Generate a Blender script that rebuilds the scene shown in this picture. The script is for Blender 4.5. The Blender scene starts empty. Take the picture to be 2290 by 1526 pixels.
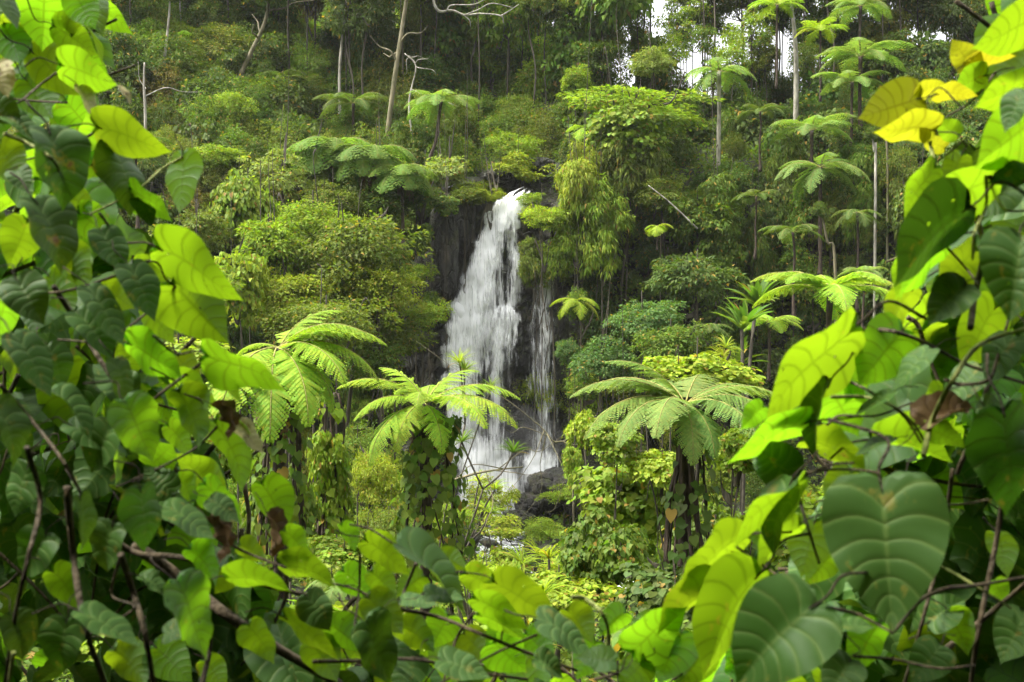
import bpy, math, random
import numpy as np
from mathutils import Vector, Matrix

# ------------------------------------------------------------------ camera, sky, sun, exposure
sc = bpy.context.scene
col = sc.collection
R = math.radians
W, H, FPX = 2290.0, 1526.0, 2455.0
PITCH = math.atan((763 - 700) / FPX)
cam_d = bpy.data.cameras.new('camera')
cam = bpy.data.objects.new('camera', cam_d); col.objects.link(cam)
cam.location = (0, 0, 0); cam.rotation_euler = (R(90) - PITCH, 0, 0)
cam_d.sensor_width = 36; cam_d.lens = FPX / W * 36
cam_d.clip_start = 0.05; cam_d.clip_end = 2000
cam_d.dof.use_dof = True; cam_d.dof.focus_distance = 32; cam_d.dof.aperture_fstop = 8.0
sc.camera = cam

SUN_EL, SUN_AZ = 60.0, -100.0          # azimuth: degrees from +Y, negative to the left of the picture
wd = bpy.data.worlds.new("World"); sc.world = wd; wd.use_nodes = True
nt = wd.node_tree
sky = nt.nodes.new('ShaderNodeTexSky'); sky.sky_type = 'NISHITA'; sky.sun_disc = False
sky.sun_elevation = R(SUN_EL); sky.sun_rotation = R(SUN_AZ)
sky.dust_density = 6.0; sky.air_density = 1.2; sky.ozone_density = 1.0
hs = nt.nodes.new('ShaderNodeHueSaturation'); hs.inputs['Saturation'].default_value = 0.08
nt.links.new(sky.outputs[0], hs.inputs['Color'])
bg = nt.nodes['Background']; nt.links.new(hs.outputs[0], bg.inputs[0]); bg.inputs[1].default_value = 0.15
sd = bpy.data.lights.new('sun', 'SUN'); sd.energy = 1.5; sd.angle = R(14); sd.color = (1, .95, .82)
sun = bpy.data.objects.new('sun', sd); col.objects.link(sun)
d = Vector((math.sin(R(SUN_AZ)) * math.cos(R(SUN_EL)), math.cos(R(SUN_AZ)) * math.cos(R(SUN_EL)), math.sin(R(SUN_EL))))
sun.rotation_euler = d.to_track_quat('Z', 'Y').to_euler()
sc.view_settings.view_transform = 'Standard'; sc.view_settings.look = 'None'
sc.view_settings.exposure = 1.93; sc.view_settings.gamma = 1
cy = sc.cycles
cy.max_bounces = 7; cy.diffuse_bounces = 5; cy.glossy_bounces = 2; cy.transmission_bounces = 5; cy.transparent_max_bounces = 16
cy.caustics_reflective = False; cy.caustics_refractive = False

# ------------------------------------------------------------------ helpers
def ray(px, py):
    v = Vector(((px - W / 2) / FPX, 1.0, (H / 2 - py) / FPX))
    v.rotate(Matrix.Rotation(-PITCH, 3, 'X'))
    return v / v.y
def at(px, py, Y): return ray(px, py) * Y

def tag(o, label=None, cat=None, group=None, kind=None):
    if label: o['label'] = label
    if cat: o['category'] = cat
    if group: o['group'] = group
    if kind: o['kind'] = kind
    return o
def empty(name, loc, label, cat, group=None):
    o = bpy.data.objects.new(name, None); col.objects.link(o); o.location = loc
    o.empty_display_size = .1
    return tag(o, label, cat, group)
def put(name, me, parent=None, loc=(0, 0, 0), rot=(0, 0, 0), scale=(1, 1, 1), color=None):
    o = bpy.data.objects.new(name, me); col.objects.link(o)
    if parent: o.parent = parent
    o.location = loc; o.rotation_euler = rot; o.scale = scale
    if color is not None: o.color = (*color, 1)
    return o

def mesh(name, V, F, mats, smooth=True, uv=None, attrs=None, mi=None):
    """V (n,3); F list of index arrays (each m x k)."""
    V = np.asarray(V, float)
    me = bpy.data.meshes.new(name)
    F = [np.asarray(f, int) for f in F if len(f)]
    lv = np.concatenate([f.ravel() for f in F]); ks = np.concatenate([np.full(len(f), f.shape[1]) for f in F])
    me.vertices.add(len(V)); me.vertices.foreach_set('co', V.ravel())
    me.loops.add(len(lv)); me.loops.foreach_set('vertex_index', lv)
    me.polygons.add(len(ks))
    st = np.concatenate([[0], np.cumsum(ks)[:-1]])
    me.polygons.foreach_set('loop_start', st); me.polygons.foreach_set('loop_total', ks)
    if smooth: me.polygons.foreach_set('use_smooth', np.ones(len(ks), bool))
    for m in (mats if isinstance(mats, (list, tuple)) else [mats]): me.materials.append(m)
    if mi is not None: me.polygons.foreach_set('material_index', np.asarray(mi, int))
    if uv is not None:
        l = me.uv_layers.new(name='UVMap'); l.data.foreach_set('uv', np.asarray(uv, float)[lv].ravel())
    for k, a in (attrs or {}).items():
        x = me.attributes.new(k, 'FLOAT', 'POINT'); x.data.foreach_set('value', np.asarray(a, float))
    me.update(calc_edges=True); me.validate(clean_customdata=False)
    return me

class Bag:
    def __init__(s): s.V = []; s.F = []; s.M = []; s.A = []; s.n = 0
    def add(s, V, F, m=0, a=None):
        V = np.asarray(V, float); s.V.append(V)
        for f in (F if isinstance(F, list) else [F]):
            f = np.asarray(f, int)
            s.F.append(f + s.n); s.M.append(np.full(len(f), m))
        s.A.append(np.full(len(V), .5) if a is None else a); s.n += len(V)
    def mesh(s, name, mats, smooth=True):
        return mesh(name, np.concatenate(s.V), s.F, mats, smooth, attrs={'rnd': np.concatenate(s.A)}, mi=np.concatenate(s.M))

def norm(v): return v / np.maximum(np.linalg.norm(v, axis=-1, keepdims=True), 1e-9)
def frames(d, n):
    d = norm(d); x = norm(np.cross(d, n)); n = np.cross(x, d)
    return np.stack([x, d, n], -1)
def scatter(tv, tf, Rm, S, T):
    """template verts (k,3), list of face arrays -> instanced verts, faces"""
    N, k = len(T), len(tv)
    V = np.einsum('nij,kj->nki', Rm, tv) * S[:, None, None] + T[:, None, :]
    off = (np.arange(N) * k)[:, None, None]
    return V.reshape(-1, 3), [(f[None] + off).reshape(-1, f.shape[1]) for f in tf]

def smoothline(P, n=6):
    P = [np.asarray(p, float) for p in P]
    if len(P) < 3: return np.array([P[0] + (P[-1] - P[0]) * t for t in np.linspace(0, 1, n + 1)])
    Q = [2 * P[0] - P[1]] + P + [2 * P[-1] - P[-2]]; out = []
    for i in range(1, len(Q) - 2):
        for t in np.linspace(0, 1, n, endpoint=False):
            a, b, c, e = Q[i - 1:i + 3]
            out.append(.5 * ((2 * b) + (c - a) * t + (2 * a - 5 * b + 4 * c - e) * t ** 2 + (3 * b - a - 3 * c + e) * t ** 3))
    out.append(P[-1]); return np.array(out)
def tube(P, r, k=6):
    P = np.asarray(P, float); n = len(P); r = np.broadcast_to(r, n)
    t = norm(np.gradient(P, axis=0)); ref = np.where(np.abs(t[:, 2:3]) > .9, [[1., 0, 0]], [[0, 0, 1.]])
    a = norm(np.cross(t, ref)); b = np.cross(t, a)
    for i in range(1, n):
        if np.dot(a[i], a[i - 1]) < 0: a[i] *= -1; b[i] *= -1
    th = np.linspace(0, 2 * np.pi, k, endpoint=False)
    V = P[:, None] + r[:, None, None] * (np.cos(th)[None, :, None] * a[:, None] + np.sin(th)[None, :, None] * b[:, None])
    i = np.arange(n - 1)[:, None] * k; j = np.arange(k)[None]
    j2 = (j + 1) % k
    F = np.stack([i + j, i + j2, i + k + j2, i + k + j], -1).reshape(-1, 4)
    return V.reshape(-1, 3), [F, np.array([list(range(k))[::-1]]), np.array([[(n - 1) * k + q for q in range(k)]])]

def vnoise(P, seed=0):
    P = np.asarray(P, float); i = np.floor(P).astype(np.int64); f = P - i; f = f * f * (3 - 2 * f)
    def h(x, y, z):
        n = (x * 374761393 + y * 668265263 + z * 2147483647 + seed * 1274126177) & 0xffffffff
        n = ((n ^ (n >> 13)) * 1274126177) & 0xffffffff
        return ((n ^ (n >> 16)) & 0xffff) / 65535.
    r = 0
    for dx in (0, 1):
        for dy in (0, 1):
            for dz in (0, 1):
                w = (f[..., 0] if dx else 1 - f[..., 0]) * (f[..., 1] if dy else 1 - f[..., 1]) * (f[..., 2] if dz else 1 - f[..., 2])
                r = r + w * h(i[..., 0] + dx, i[..., 1] + dy, i[..., 2] + dz)
    return r * 2 - 1
def fbm(P, o=4, seed=0):
    s = 0; a = 1.; P = np.asarray(P, float)
    for k in range(o): s = s + a * vnoise(P, seed + k); P = P * 2.03; a *= .5
    return s
rng = np.random.default_rng(7)
def rs(*a): return rng.uniform(*a)

# ------------------------------------------------------------------ materials
class NT:
    def __init__(s, name):
        s.m = bpy.data.materials.new(name); s.m.use_nodes = True; s.t = s.m.node_tree; s.t.nodes.clear()
        s.out = s.t.nodes.new('ShaderNodeOutputMaterial')
    def n(s, typ, **kw):
        x = s.t.nodes.new('ShaderNode' + typ)
        for k, v in kw.items():
            if k == 'ins':
                for a, b in v.items():
                    if hasattr(b, 'is_linked'): s.t.links.new(b, x.inputs[a])
                    else: x.inputs[a].default_value = b
            else: setattr(x, k, v)
        return x
    def math(s, op, a, b=0.0, c=0.0, clamp=False): return s.n('Math', operation=op, use_clamp=clamp, ins={0: a, 1: b, 2: c}).outputs[0]
    def mix(s, f, a, b, bt='MIX'):
        x = s.n('Mix', data_type='RGBA', blend_type=bt)
        for k, v in ((0, f), (6, a), (7, b)):
            if hasattr(v, 'is_linked'): s.t.links.new(v, x.inputs[k])
            else: x.inputs[k].default_value = v if k == 0 else (*v[:3], 1)
        return x.outputs[2]
    def ramp(s, f, pts):
        x = s.n('ValToRGB'); s.t.links.new(f, x.inputs[0]); e = x.color_ramp.elements
        while len(e) < len(pts): e.new(.5)
        for q, (p, c) in zip(e, pts): q.position = p; q.color = (*c, 1) if len(c) == 3 else c
        return x.outputs[0]
    def done(s, sh): s.t.links.new(sh, s.out.inputs[0]); return s.m

def foliage_mat(name, rough=.6, spec=.16, trans=.46, tcol=(1.35, 1.45, .45), oddp=.965):
    a = NT(name)
    oi = a.n('ObjectInfo'); at_ = a.n('Attribute', attribute_name='rnd')
    v = a.math('MULTIPLY_ADD', at_.outputs['Fac'], .9, .55)
    h = a.math('MULTIPLY_ADD', a.math('FRACT', a.math('MULTIPLY', at_.outputs['Fac'], 7.31)), .05, .475)
    hsv = a.n('HueSaturation', ins={'Hue': h, 'Value': v, 'Color': oi.outputs['Color']})
    c = hsv.outputs[0]
    odd = a.math('GREATER_THAN', a.math('FRACT', a.math('MULTIPLY', at_.outputs['Fac'], 23.7)), oddp)
    c = a.mix(odd, c, (.30, .20, .04))
    p = a.n('BsdfPrincipled', ins={'Base Color': c, 'Roughness': rough, 'Specular IOR Level': spec})
    t = a.n('BsdfTranslucent', ins={0: a.mix(1.0, c, tcol, 'MULTIPLY')})
    m = a.n('MixShader', ins={0: trans, 1: p.outputs[0], 2: t.outputs[0]})
    return a.done(m.outputs[0])
M_FOL = foliage_mat('foliage')
M_FERN = foliage_mat('fern_frond', .65, .12, .45, (1.3, 1.4, .5), 2.)
M_HEART = foliage_mat('creeper_leaf', .55, .2, .42)

def bark_mat(name, c1, c2, scale=9.):
    a = NT(name); tc = a.n('TexCoord')
    mp = a.n('Mapping', ins={0: tc.outputs['Object'], 'Scale': (1, 1, .35)})
    n = a.n('TexNoise', ins={'Vector': mp.outputs[0], 'Scale': scale, 'Detail': 6.})
    c = a.ramp(n.outputs[0], [(.3, c1), (.7, c2)])
    b = a.n('Bump', ins={'Height': n.outputs[0], 'Strength': .8, 'Distance': .05})
    p = a.n('BsdfPrincipled', ins={'Base Color': c, 'Roughness': .85, 'Normal': b.outputs[0]})
    return a.done(p.outputs[0])
M_BARK = bark_mat('bark', (.022, .018, .010), (.085, .07, .045))
M_PALE = bark_mat('pale_bark', (.10, .09, .065), (.45, .42, .34), 4.)
M_MOSS = bark_mat('mossy_bark', (.06, .06, .02), (.2, .17, .1), 4.)
M_FIBRE = bark_mat('fern_trunk', (.012, .008, .005), (.07, .045, .025), 14.)
M_DEADF = bark_mat('dead_frond', (.08, .045, .02), (.2, .12, .05), 6.)
M_STEM = bark_mat('vine_stem', (.03, .022, .010), (.10, .07, .032), 30.)
M_GSTEM = bark_mat('green_vine_stem', (.13, .16, .03), (.26, .28, .07), 30.)
M_RACHIS = bark_mat('rachis', (.17, .17, .03), (.30, .27, .07), 20.)

def rock_mat():
    a = NT('rock'); g = a.n('NewGeometry'); tc = a.n('TexCoord')
    mp = a.n('Mapping', ins={0: g.outputs['Position'], 'Scale': (1, 1, .6)})
    n = a.n('TexNoise', ins={'Vector': mp.outputs[0], 'Scale': .9, 'Detail': 9., 'Roughness': .65})
    n2 = a.n('TexNoise', ins={'Vector': mp.outputs[0], 'Scale': 3.5, 'Detail': 8., 'Roughness': .7})
    vo = a.n('TexVoronoi', feature='DISTANCE_TO_EDGE', ins={'Vector': mp.outputs[0], 'Scale': 1.1})
    c = a.ramp(n.outputs[0], [(.32, (.008, .008, .008)), (.5, (.020, .018, .015)), (.6, (.045, .038, .029)), (.72, (.15, .125, .09))])
    up = a.n('SeparateXYZ', ins={0: g.outputs['Normal']}).outputs[2]
    moss = a.math('MULTIPLY', a.math('SMOOTH_MIN', a.math('MULTIPLY', a.math('ADD', up, .15), 2.2, 0, True), 1.), a.math('GREATER_THAN', n2.outputs[0], .52))
    c = a.mix(a.math('MULTIPLY', moss, .7), c, (.05, .06, .015))
    hgt = a.math('ADD', a.math('MULTIPLY', n2.outputs[0], .5), a.math('MULTIPLY', a.math('MINIMUM', vo.outputs[0], .06), 3.))
    b = a.n('Bump', ins={'Height': hgt, 'Strength': 1., 'Distance': .6})
    p = a.n('BsdfPrincipled', ins={'Base Color': c, 'Roughness': .35, 'Specular IOR Level': .5, 'Normal': b.outputs[0]})
    return a.done(p.outputs[0])
M_ROCK = rock_mat()
def soil_mat():
    a = NT('soil'); g = a.n('NewGeometry')
    n = a.n('TexNoise', ins={'Vector': g.outputs['Position'], 'Scale': .8, 'Detail': 9., 'Roughness': .7})
    c = a.ramp(n.outputs[0], [(.3, (.012, .012, .006)), (.5, (.022, .026, .008)), (.7, (.05, .05, .022))])
    b = a.n('Bump', ins={'Height': n.outputs[0], 'Strength': 1., 'Distance': .6})
    return a.done(a.n('BsdfPrincipled', ins={'Base Color': c, 'Roughness': .9, 'Normal': b.outputs[0]}).outputs[0])
M_SOIL = soil_mat()

def water_mat(name, sx, sy):
    a = NT(name); uv = a.n('UVMap'); dn = a.n('Attribute', attribute_name='dens')
    def ns(s, det, off):
        mp = a.n('Mapping', ins={0: uv.outputs[0], 'Scale': (s[0], s[1], 1), 'Location': (off, off * 1.7, 0)})
        return a.n('TexNoise', noise_dimensions='2D', ins={'Vector': mp.outputs[0], 'Scale': 1., 'Detail': det, 'Roughness': .62, 'Distortion': .35}).outputs[0]
    n = a.math('ADD', a.math('MULTIPLY', ns((sx, sy), 5., 3.), .6), a.math('MULTIPLY', ns((sx * 3.2, sy * 2.4), 4., 11.), .4))
    th = a.math('MULTIPLY_ADD', dn.outputs['Fac'], -.62, .80)
    al = a.n('MapRange', interpolation_type='SMOOTHSTEP', ins={0: n, 1: a.math('SUBTRACT', th, .14), 2: a.math('ADD', th, .15)}).outputs[0]
    al = a.math('MULTIPLY', al, a.math('MULTIPLY_ADD', dn.outputs['Fac'], .75, .48, True))
    p = a.n('BsdfPrincipled', ins={'Base Color': (.93, .94, .94, 1), 'Roughness': .55, 'Specular IOR Level': .3})
    t = a.n('BsdfTranslucent', ins={0: (.93, .94, .94, 1)})
    m = a.n('MixShader', ins={0: .35, 1: p.outputs[0], 2: t.outputs[0]})
    tr = a.n('BsdfTransparent')
    return a.done(a.n('MixShader', ins={0: al, 1: tr.outputs[0], 2: m.outputs[0]}).outputs[0])
M_FALL = water_mat('falling_water', 3.2, .42)
def stream_mat():
    a = NT('stream_water'); g = a.n('NewGeometry')
    mp = a.n('Mapping', ins={0: g.outputs['Position'], 'Scale': (1.1, 2.0, 2.), 'Rotation': (0, 0, .5)})
    n = a.n('TexNoise', ins={'Vector': mp.outputs[0], 'Scale': 1.3, 'Detail': 7., 'Roughness': .65, 'Distortion': .8})
    f = a.ramp(n.outputs[0], [(.44, (0, 0, 0)), (.56, (1, 1, 1))])
    c = a.mix(f, (.02, .024, .022), (.8, .82, .82))
    b = a.n('Bump', ins={'Height': n.outputs[0], 'Strength': .8, 'Distance': .3})
    r = a.math('MULTIPLY_ADD', f, .5, .08)
    return a.done(a.n('BsdfPrincipled', ins={'Base Color': c, 'Roughness': r, 'Normal': b.outputs[0]}).outputs[0])
M_STREAM = stream_mat()

def big_leaf_mat(name, refl, refl2, trans, vein, tmix=.5, spots=.0, yellow=None):
    a = NT(name); uv = a.n('UVMap'); oi = a.n('ObjectInfo')
    at_ = a.n('Attribute', attribute_name='rnd').outputs['Fac']
    rnd = a.math('FRACT', a.math('ADD', oi.outputs['Random'], at_))
    s = a.n('SeparateXYZ', ins={0: uv.outputs[0]})
    au = a.math('ABSOLUTE', a.math('SUBTRACT', s.outputs[0], .5)); v = s.outputs[1]      # au 0..0.5, v 0..1
    ph = a.math('MULTIPLY', v, 8.)
    tri = a.math('MULTIPLY', a.math('ABSOLUTE', a.math('SUBTRACT', a.math('FRACT', ph), .5)), 2.)   # 1 on a vein
    lat = a.n('MapRange', interpolation_type='SMOOTHSTEP', ins={0: tri, 1: .74, 2: .97}).outputs[0]
    mid = a.n('MapRange', interpolation_type='SMOOTHSTEP', ins={0: au, 1: .03, 2: .010}).outputs[0]
    vn = a.math('MAXIMUM', lat, mid)
    fine = a.math('ABSOLUTE', a.math('SINE', a.math('ADD', a.math('MULTIPLY', au, 120.), a.math('MULTIPLY', v, 25.))))
    tc = a.n('TexCoord')
    nz = a.n('TexNoise', ins={'Vector': tc.outputs['Object'], 'Scale': 3.5, 'Detail': 5., 'Roughness': .6})
    uvr = a.n('CombineXYZ', ins={0: s.outputs[0], 1: s.outputs[1], 2: a.math('MULTIPLY', rnd, 40.)})
    nzw = a.n('TexNoise', ins={'Vector': uvr.outputs[0], 'Scale': 3.2, 'Detail': 6., 'Roughness': .65})
    quilt = a.math('SUBTRACT', 1., a.math('POWER', tri, 3.5))
    hgt = a.math('ADD', a.math('MULTIPLY', quilt, 1.), a.math('MULTIPLY', fine, .12))
    bmp = a.n('Bump', ins={'Height': hgt, 'Strength': .35, 'Distance': .004})
    cr = a.mix(nz.outputs[0], refl, refl2)
    cr = a.mix(a.math('MULTIPLY', vn, .55), cr, vein)
    tv = a.math('MULTIPLY_ADD', rnd, .5, .75)
    ct = a.n('HueSaturation', ins={'Hue': a.math('MULTIPLY_ADD', rnd, .045, .482), 'Value': tv, 'Color': a.mix(a.math('MULTIPLY', nz.outputs[0], .5), trans, tuple(x * .75 for x in trans))}).outputs[0]
    ct = a.mix(a.math('MULTIPLY', vn, .62), ct, tuple(x * .38 for x in trans))
    ct = a.mix(a.math('MULTIPLY', fine, .12), ct, tuple(x * .5 for x in trans))
    if spots:
        sp = a.n('MapRange', interpolation_type='SMOOTHSTEP', ins={0: nzw.outputs[0], 1: spots, 2: spots + .05}).outputs[0]
        edge = a.n('MapRange', interpolation_type='SMOOTHSTEP', ins={0: nzw.outputs[0], 1: spots - .06, 2: spots}).outputs[0]
        cr = a.mix(a.math('MULTIPLY', edge, .6), cr, (.25, .22, .04)); cr = a.mix(sp, cr, (.20, .13, .06))
        ct = a.mix(a.math('MULTIPLY', edge, .6), ct, (.5, .4, .03)); ct = a.mix(sp, ct, (.16, .08, .02))
    p = a.n('BsdfPrincipled', ins={'Base Color': cr, 'Roughness': .5, 'Specular IOR Level': .24, 'Normal': bmp.outputs[0]})
    t = a.n('BsdfTranslucent', ins={0: ct})
    m = a.n('MixShader', ins={0: tmix, 1: p.outputs[0], 2: t.outputs[0]})
    vo = a.n('TexVoronoi', ins={'Vector': uvr.outputs[0], 'Scale': 9., 'Randomness': 1.})
    cell = a.n('SeparateColor', ins={0: vo.outputs['Color']}).outputs[0]
    hole = a.math('MULTIPLY', a.math('LESS_THAN', vo.outputs['Distance'], a.math('MULTIPLY_ADD', cell, .9, -.70)), a.math('MULTIPLY', a.math('GREATER_THAN', cell, .86), a.math('GREATER_THAN', a.math('FRACT', a.math('MULTIPLY', rnd, 13.7)), .55)))
    tr = a.n('BsdfTransparent')
    return a.done(a.n('MixShader', ins={0: hole, 1: m.outputs[0], 2: tr.outputs[0]}).outputs[0])
M_LEAF = big_leaf_mat('vine_leaf', (.045, .10, .03), (.07, .14, .045), (.40, .68, .012), (.13, .19, .05), .50, .70)
M_LEAFT = big_leaf_mat('shaded_vine_leaf', (.042, .105, .018), (.066, .138, .026), (.12, .25, .01), (.17, .26, .06), .24, .66)  # darker, less translucent copy of the vine leaf: thicket shade put into its colour
M_LEAFY = big_leaf_mat('yellowing_vine_leaf', (.22, .20, .03), (.28, .24, .03), (.66, .64, .018), (.25, .18, .03), .5, .72)
M_LEAFD = big_leaf_mat('dead_vine_leaf', (.10, .06, .03), (.16, .10, .045), (.14, .07, .02), (.07, .04, .02), .2, .0)
M_LEAFP = big_leaf_mat('withered_pale_leaf', (.45, .40, .18), (.5, .44, .2), (.6, .55, .2), (.4, .3, .1), .4, .6)

# ------------------------------------------------------------------ terrain
pl_Y = [-60, -30, -8, -3, -.5, 1.2, 3, 8, 14, 25, 40, 55, 66, 71, 73.4, 75, 76.5, 82, 95, 115, 150, 400]
pl_L = [50, 28, 7, 1.2, -1.5, -2.0, -3.6, -6.2, -8.6, -11, -12.5, -13.6, -13.3, -12, -9, 5.5, 8.3, 12, 22, 37, 52, 60]
pl_R = [50, 28, 7, 1.2, -1.5, -2.0, -3.6, -6.2, -8.6, -11, -12.5, -13.6, -13.0, -11, -8, 6.5, 9.5, 12.5, 18, 15, 4, -5]
STREAM = np.array([(.3, 70.5), (-.6, 66), (-.8, 62.5), (1.2, 58.5), (3.5, 56), (9, 52), (20, 47)])
def sdist(x, y):
    d = np.full(np.shape(x), 1e9)
    for a, b in zip(STREAM[:-1], STREAM[1:]):
        ab = b - a; t = np.clip(((x - a[0]) * ab[0] + (y - a[1]) * ab[1]) / ab.dot(ab), 0, 1)
        d = np.minimum(d, np.hypot(x - a[0] - t * ab[0], y - a[1] - t * ab[1]))
    return d
def h(x, y):
    x = np.asarray(x, float); y = np.asarray(y, float)
    bowl = .006 * (x + 1) ** 2
    far = np.clip((y - 45) / 20, 0, 1)
    yy = y + far * (np.minimum(bowl, 14) + 1.5 * np.sin(x * .21 + 1) + .8 * np.sin(x * .55)) - 3.0 * np.exp(-((x + .8) / 5.2) ** 4) * far
    wr = 1 / (1 + np.exp(-(x - 5) / 2.5))
    z = np.interp(yy, pl_Y, pl_L) * (1 - wr) + np.interp(yy, pl_Y, pl_R) * wr
    P = np.stack([x, y, np.zeros_like(x)], -1)
    z = z + fbm(P * .16, 3, 3) * np.clip((y - 3) / 12, 0, 1) * .9
    return z - 1.1 * np.exp(-(sdist(x, y) / 1.6) ** 2)
def h1(x, y): return float(h(np.array([x]), np.array([y]))[0])
_ys = np.concatenate([np.arange(4, 60, .5), np.arange(60, 130, .25)])
def hit(px, py, ymin=4.):
    r = ray(px, py); ys = _ys[_ys >= ymin]; zz = h(r.x * ys, ys)
    k = np.argmax(zz > r.z * ys)
    Y = ys[k] if zz[k] > r.z * ys[k] else 100.
    return r * float(Y)

gx = np.concatenate([[-260, -170, -110, -80], np.arange(-62, 62.1, .8), [80, 110, 170, 260]])
gy = np.concatenate([[-60, -40, -25, -15, -10, -6], np.arange(-4, 60, 1.), np.arange(60, 90, .4), np.arange(90, 130, 1.5), [140, 160, 190, 240, 320, 400]])
GX, GY = np.meshgrid(gx, gy); GZ = h(GX, GY)
nX, nY = len(gx), len(gy)
ii = (np.arange(nY - 1)[:, None] * nX + np.arange(nX - 1)[None]).ravel()
gF = np.stack([ii, ii + 1, ii + nX + 1, ii + nX], -1)
gV = np.stack([GX.ravel(), GY.ravel(), GZ.ravel()], -1)
tag(put('ground', mesh('ground', gV, [gF], M_SOIL)), kind='structure')

# cliff behind the fall
cx = np.arange(-7.6, 6.6, .14); cz = np.arange(-13.5, 9.6, .16)
CX, CZ = np.meshgrid(cx, cz)
CY = np.interp(CZ, [-13.5, -9, -4, -.6, .4, 4, 7.5, 9.6], [71.6, 72.6, 73.4, 73.3, 73.7, 74.2, 75.0, 77.5])
CY = CY + 1.1 * np.exp(-((CX - 2.6) / 1.5) ** 2 - ((CZ + 5) / 4.) ** 2)
CY = CY - 1.5 * np.exp(-((CX + 4.3) / .75) ** 2 - ((CZ - 4.2) / 3.0) ** 4) - .7 * np.exp(-((CX + 5.8) / .8) ** 2 - ((CZ - 1.5) / 4.) ** 2)
P3 = np.stack([CX, CY, CZ], -1)
CY = CY + .45 * np.abs(fbm(P3 * (.8, .3, .25), 4, 11)) - .9 * np.abs(fbm(P3 * (.35, .3, .55), 4, 21)) + .12 * fbm(P3 * 2.5, 3, 5)
lay = np.floor(CZ * .9 + .6 * fbm(P3 * .3, 2, 9)); CY = CY + .22 * np.sin(lay * 12.9898)
n1, n2 = len(cx), len(cz)
ii = (np.arange(n2 - 1)[:, None] * n1 + np.arange(n1 - 1)[None]).ravel()
tag(put('cliff', mesh('cliff', np.stack([CX.ravel(), CY.ravel(), CZ.ravel()], -1), [np.stack([ii, ii + 1, ii + n1 + 1, ii + n1], -1)], M_ROCK)), kind='structure')
def cliffY(x, z):
    i = int(np.clip((z - cz[0]) / .16, 0, n2 - 1)); j = int(np.clip((x - cx[0]) / .14, 0, n1 - 1)); return float(CY[i, j])

# ------------------------------------------------------------------ water
def sheet(bounds, dens, off=0., jit=0., nu=26, nv=110, bulge=.25):
    ys = np.array([b[0] for b in bounds], float); l = [b[1] for b in bounds]; r = [b[2] for b in bounds]; Yd = [b[3] for b in bounds]
    py = np.linspace(ys[0], ys[-1], nv); u = np.linspace(0, 1, nu)
    PY, U = np.meshgrid(py, u, indexing='ij')
    lx = np.interp(PY, ys, l) - 7; rx = np.interp(PY, ys, r) + 7; q = np.stack([PY / 23., 0 * PY + off * 9, 0 * PY], -1)
    PX = lx * (1 - U) + rx * U + (9 * fbm(q, 3, 41) * (1 - U) + 8 * fbm(q, 3, 51) * U) * np.clip((PY - ys[0]) / 60, 0, 1)
    Y = np.interp(PY, ys, Yd) - off - bulge * np.sin(U * np.pi)
    k = (PX - W / 2) / FPX; kz = (H / 2 - PY) / FPX
    c, s = math.cos(PITCH), math.sin(PITCH)
    dy = c + kz * s; dz = kz * c - s
    X = k / dy * Y; Z = dz / dy * Y
    n = fbm(np.stack([X * 1.2, Y * 0 + off * 7, Z * .7], -1), 3, 31)
    Y = Y + .28 * n + jit
    D = dens(U, PY)
    ed = np.clip(np.minimum(U, 1 - U) / .16, 0, 1)
    D = D * (.25 + .75 * ed) * np.clip((ys[-1] - PY) / 45 + .05, 0, 1) ** .6
    i = (np.arange(nv - 1)[:, None] * nu + np.arange(nu - 1)[None]).ravel()
    F = np.stack([i, i + nu, i + nu + 1, i + 1], -1)
    V = np.stack([X.ravel(), Y.ravel(), Z.ravel()], -1)
    return V, F, np.stack([X.ravel() + off * 13, Z.ravel() + off * 29], -1), D.ravel()
MAIN = [(418, 1168, 1196, 75.1), (430, 1138, 1192, 74.5), (448, 1116, 1184, 74.0), (470, 1100, 1168, 73.6), (500, 1082, 1152, 73.2), (560, 1060, 1160, 72.6), (620, 1038, 1163, 72.2), (700, 1006, 1162, 71.7), (780, 994, 1155, 71.4), (860, 991, 1150, 71.1), (960, 996, 1146, 70.7), (1040, 1012, 1150, 70.4), (1125, 1045, 1165, 70.1)]
def d_main(U, PY):
    lip = np.clip((PY - 418 - 14 * np.abs(np.sin(U * 9 + 1)) - 8 * np.sin(U * 23)) / 12, 0, 1)
    edge = np.interp(PY, [424, 470, 520, 700, 860, 1100], [1.0, .95, .5, .52, .45, .5])
    core = 1 / (1 + np.exp((U - edge) / .05))
    veil = np.interp(PY, [424, 500, 640, 700, 800, 900, 1000, 1100], [.95, .38, .30, .42, .32, .24, .28, .4])
    ln = .42 * np.exp(-((U - .9) / .09) ** 2) * np.interp(PY, [430, 500, 690, 760], [0, 1, 1, 0]) + .40 * np.exp(-((U - .72) / .07) ** 2) * np.interp(PY, [690, 740, 960, 1050], [0, 1, .9, .3])
    return np.clip(core * np.interp(PY, [424, 700, 860, 960, 1100], [1.0, .95, .88, .76, .66]) + (1 - core) * veil + ln, 0, 1) * (.25 + .75 * lip)
def d_veil(U, PY): return np.clip(d_main(U, PY) * .66, 0, 1)
SIDE = [(562, 1196, 1226, 73.3), (600, 1190, 1230, 73.1), (700, 1184, 1236, 72.6), (860, 1176, 1244, 72.), (960, 1172, 1248, 71.6), (1060, 1168, 1254, 71.2)]
def d_side(U, PY): return np.interp(PY, [562, 600, 800, 900, 1060], [.42, .44, .38, .33, .34]) * (.78 + .5 * np.exp(-((U - .6) / .16) ** 2))
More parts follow.
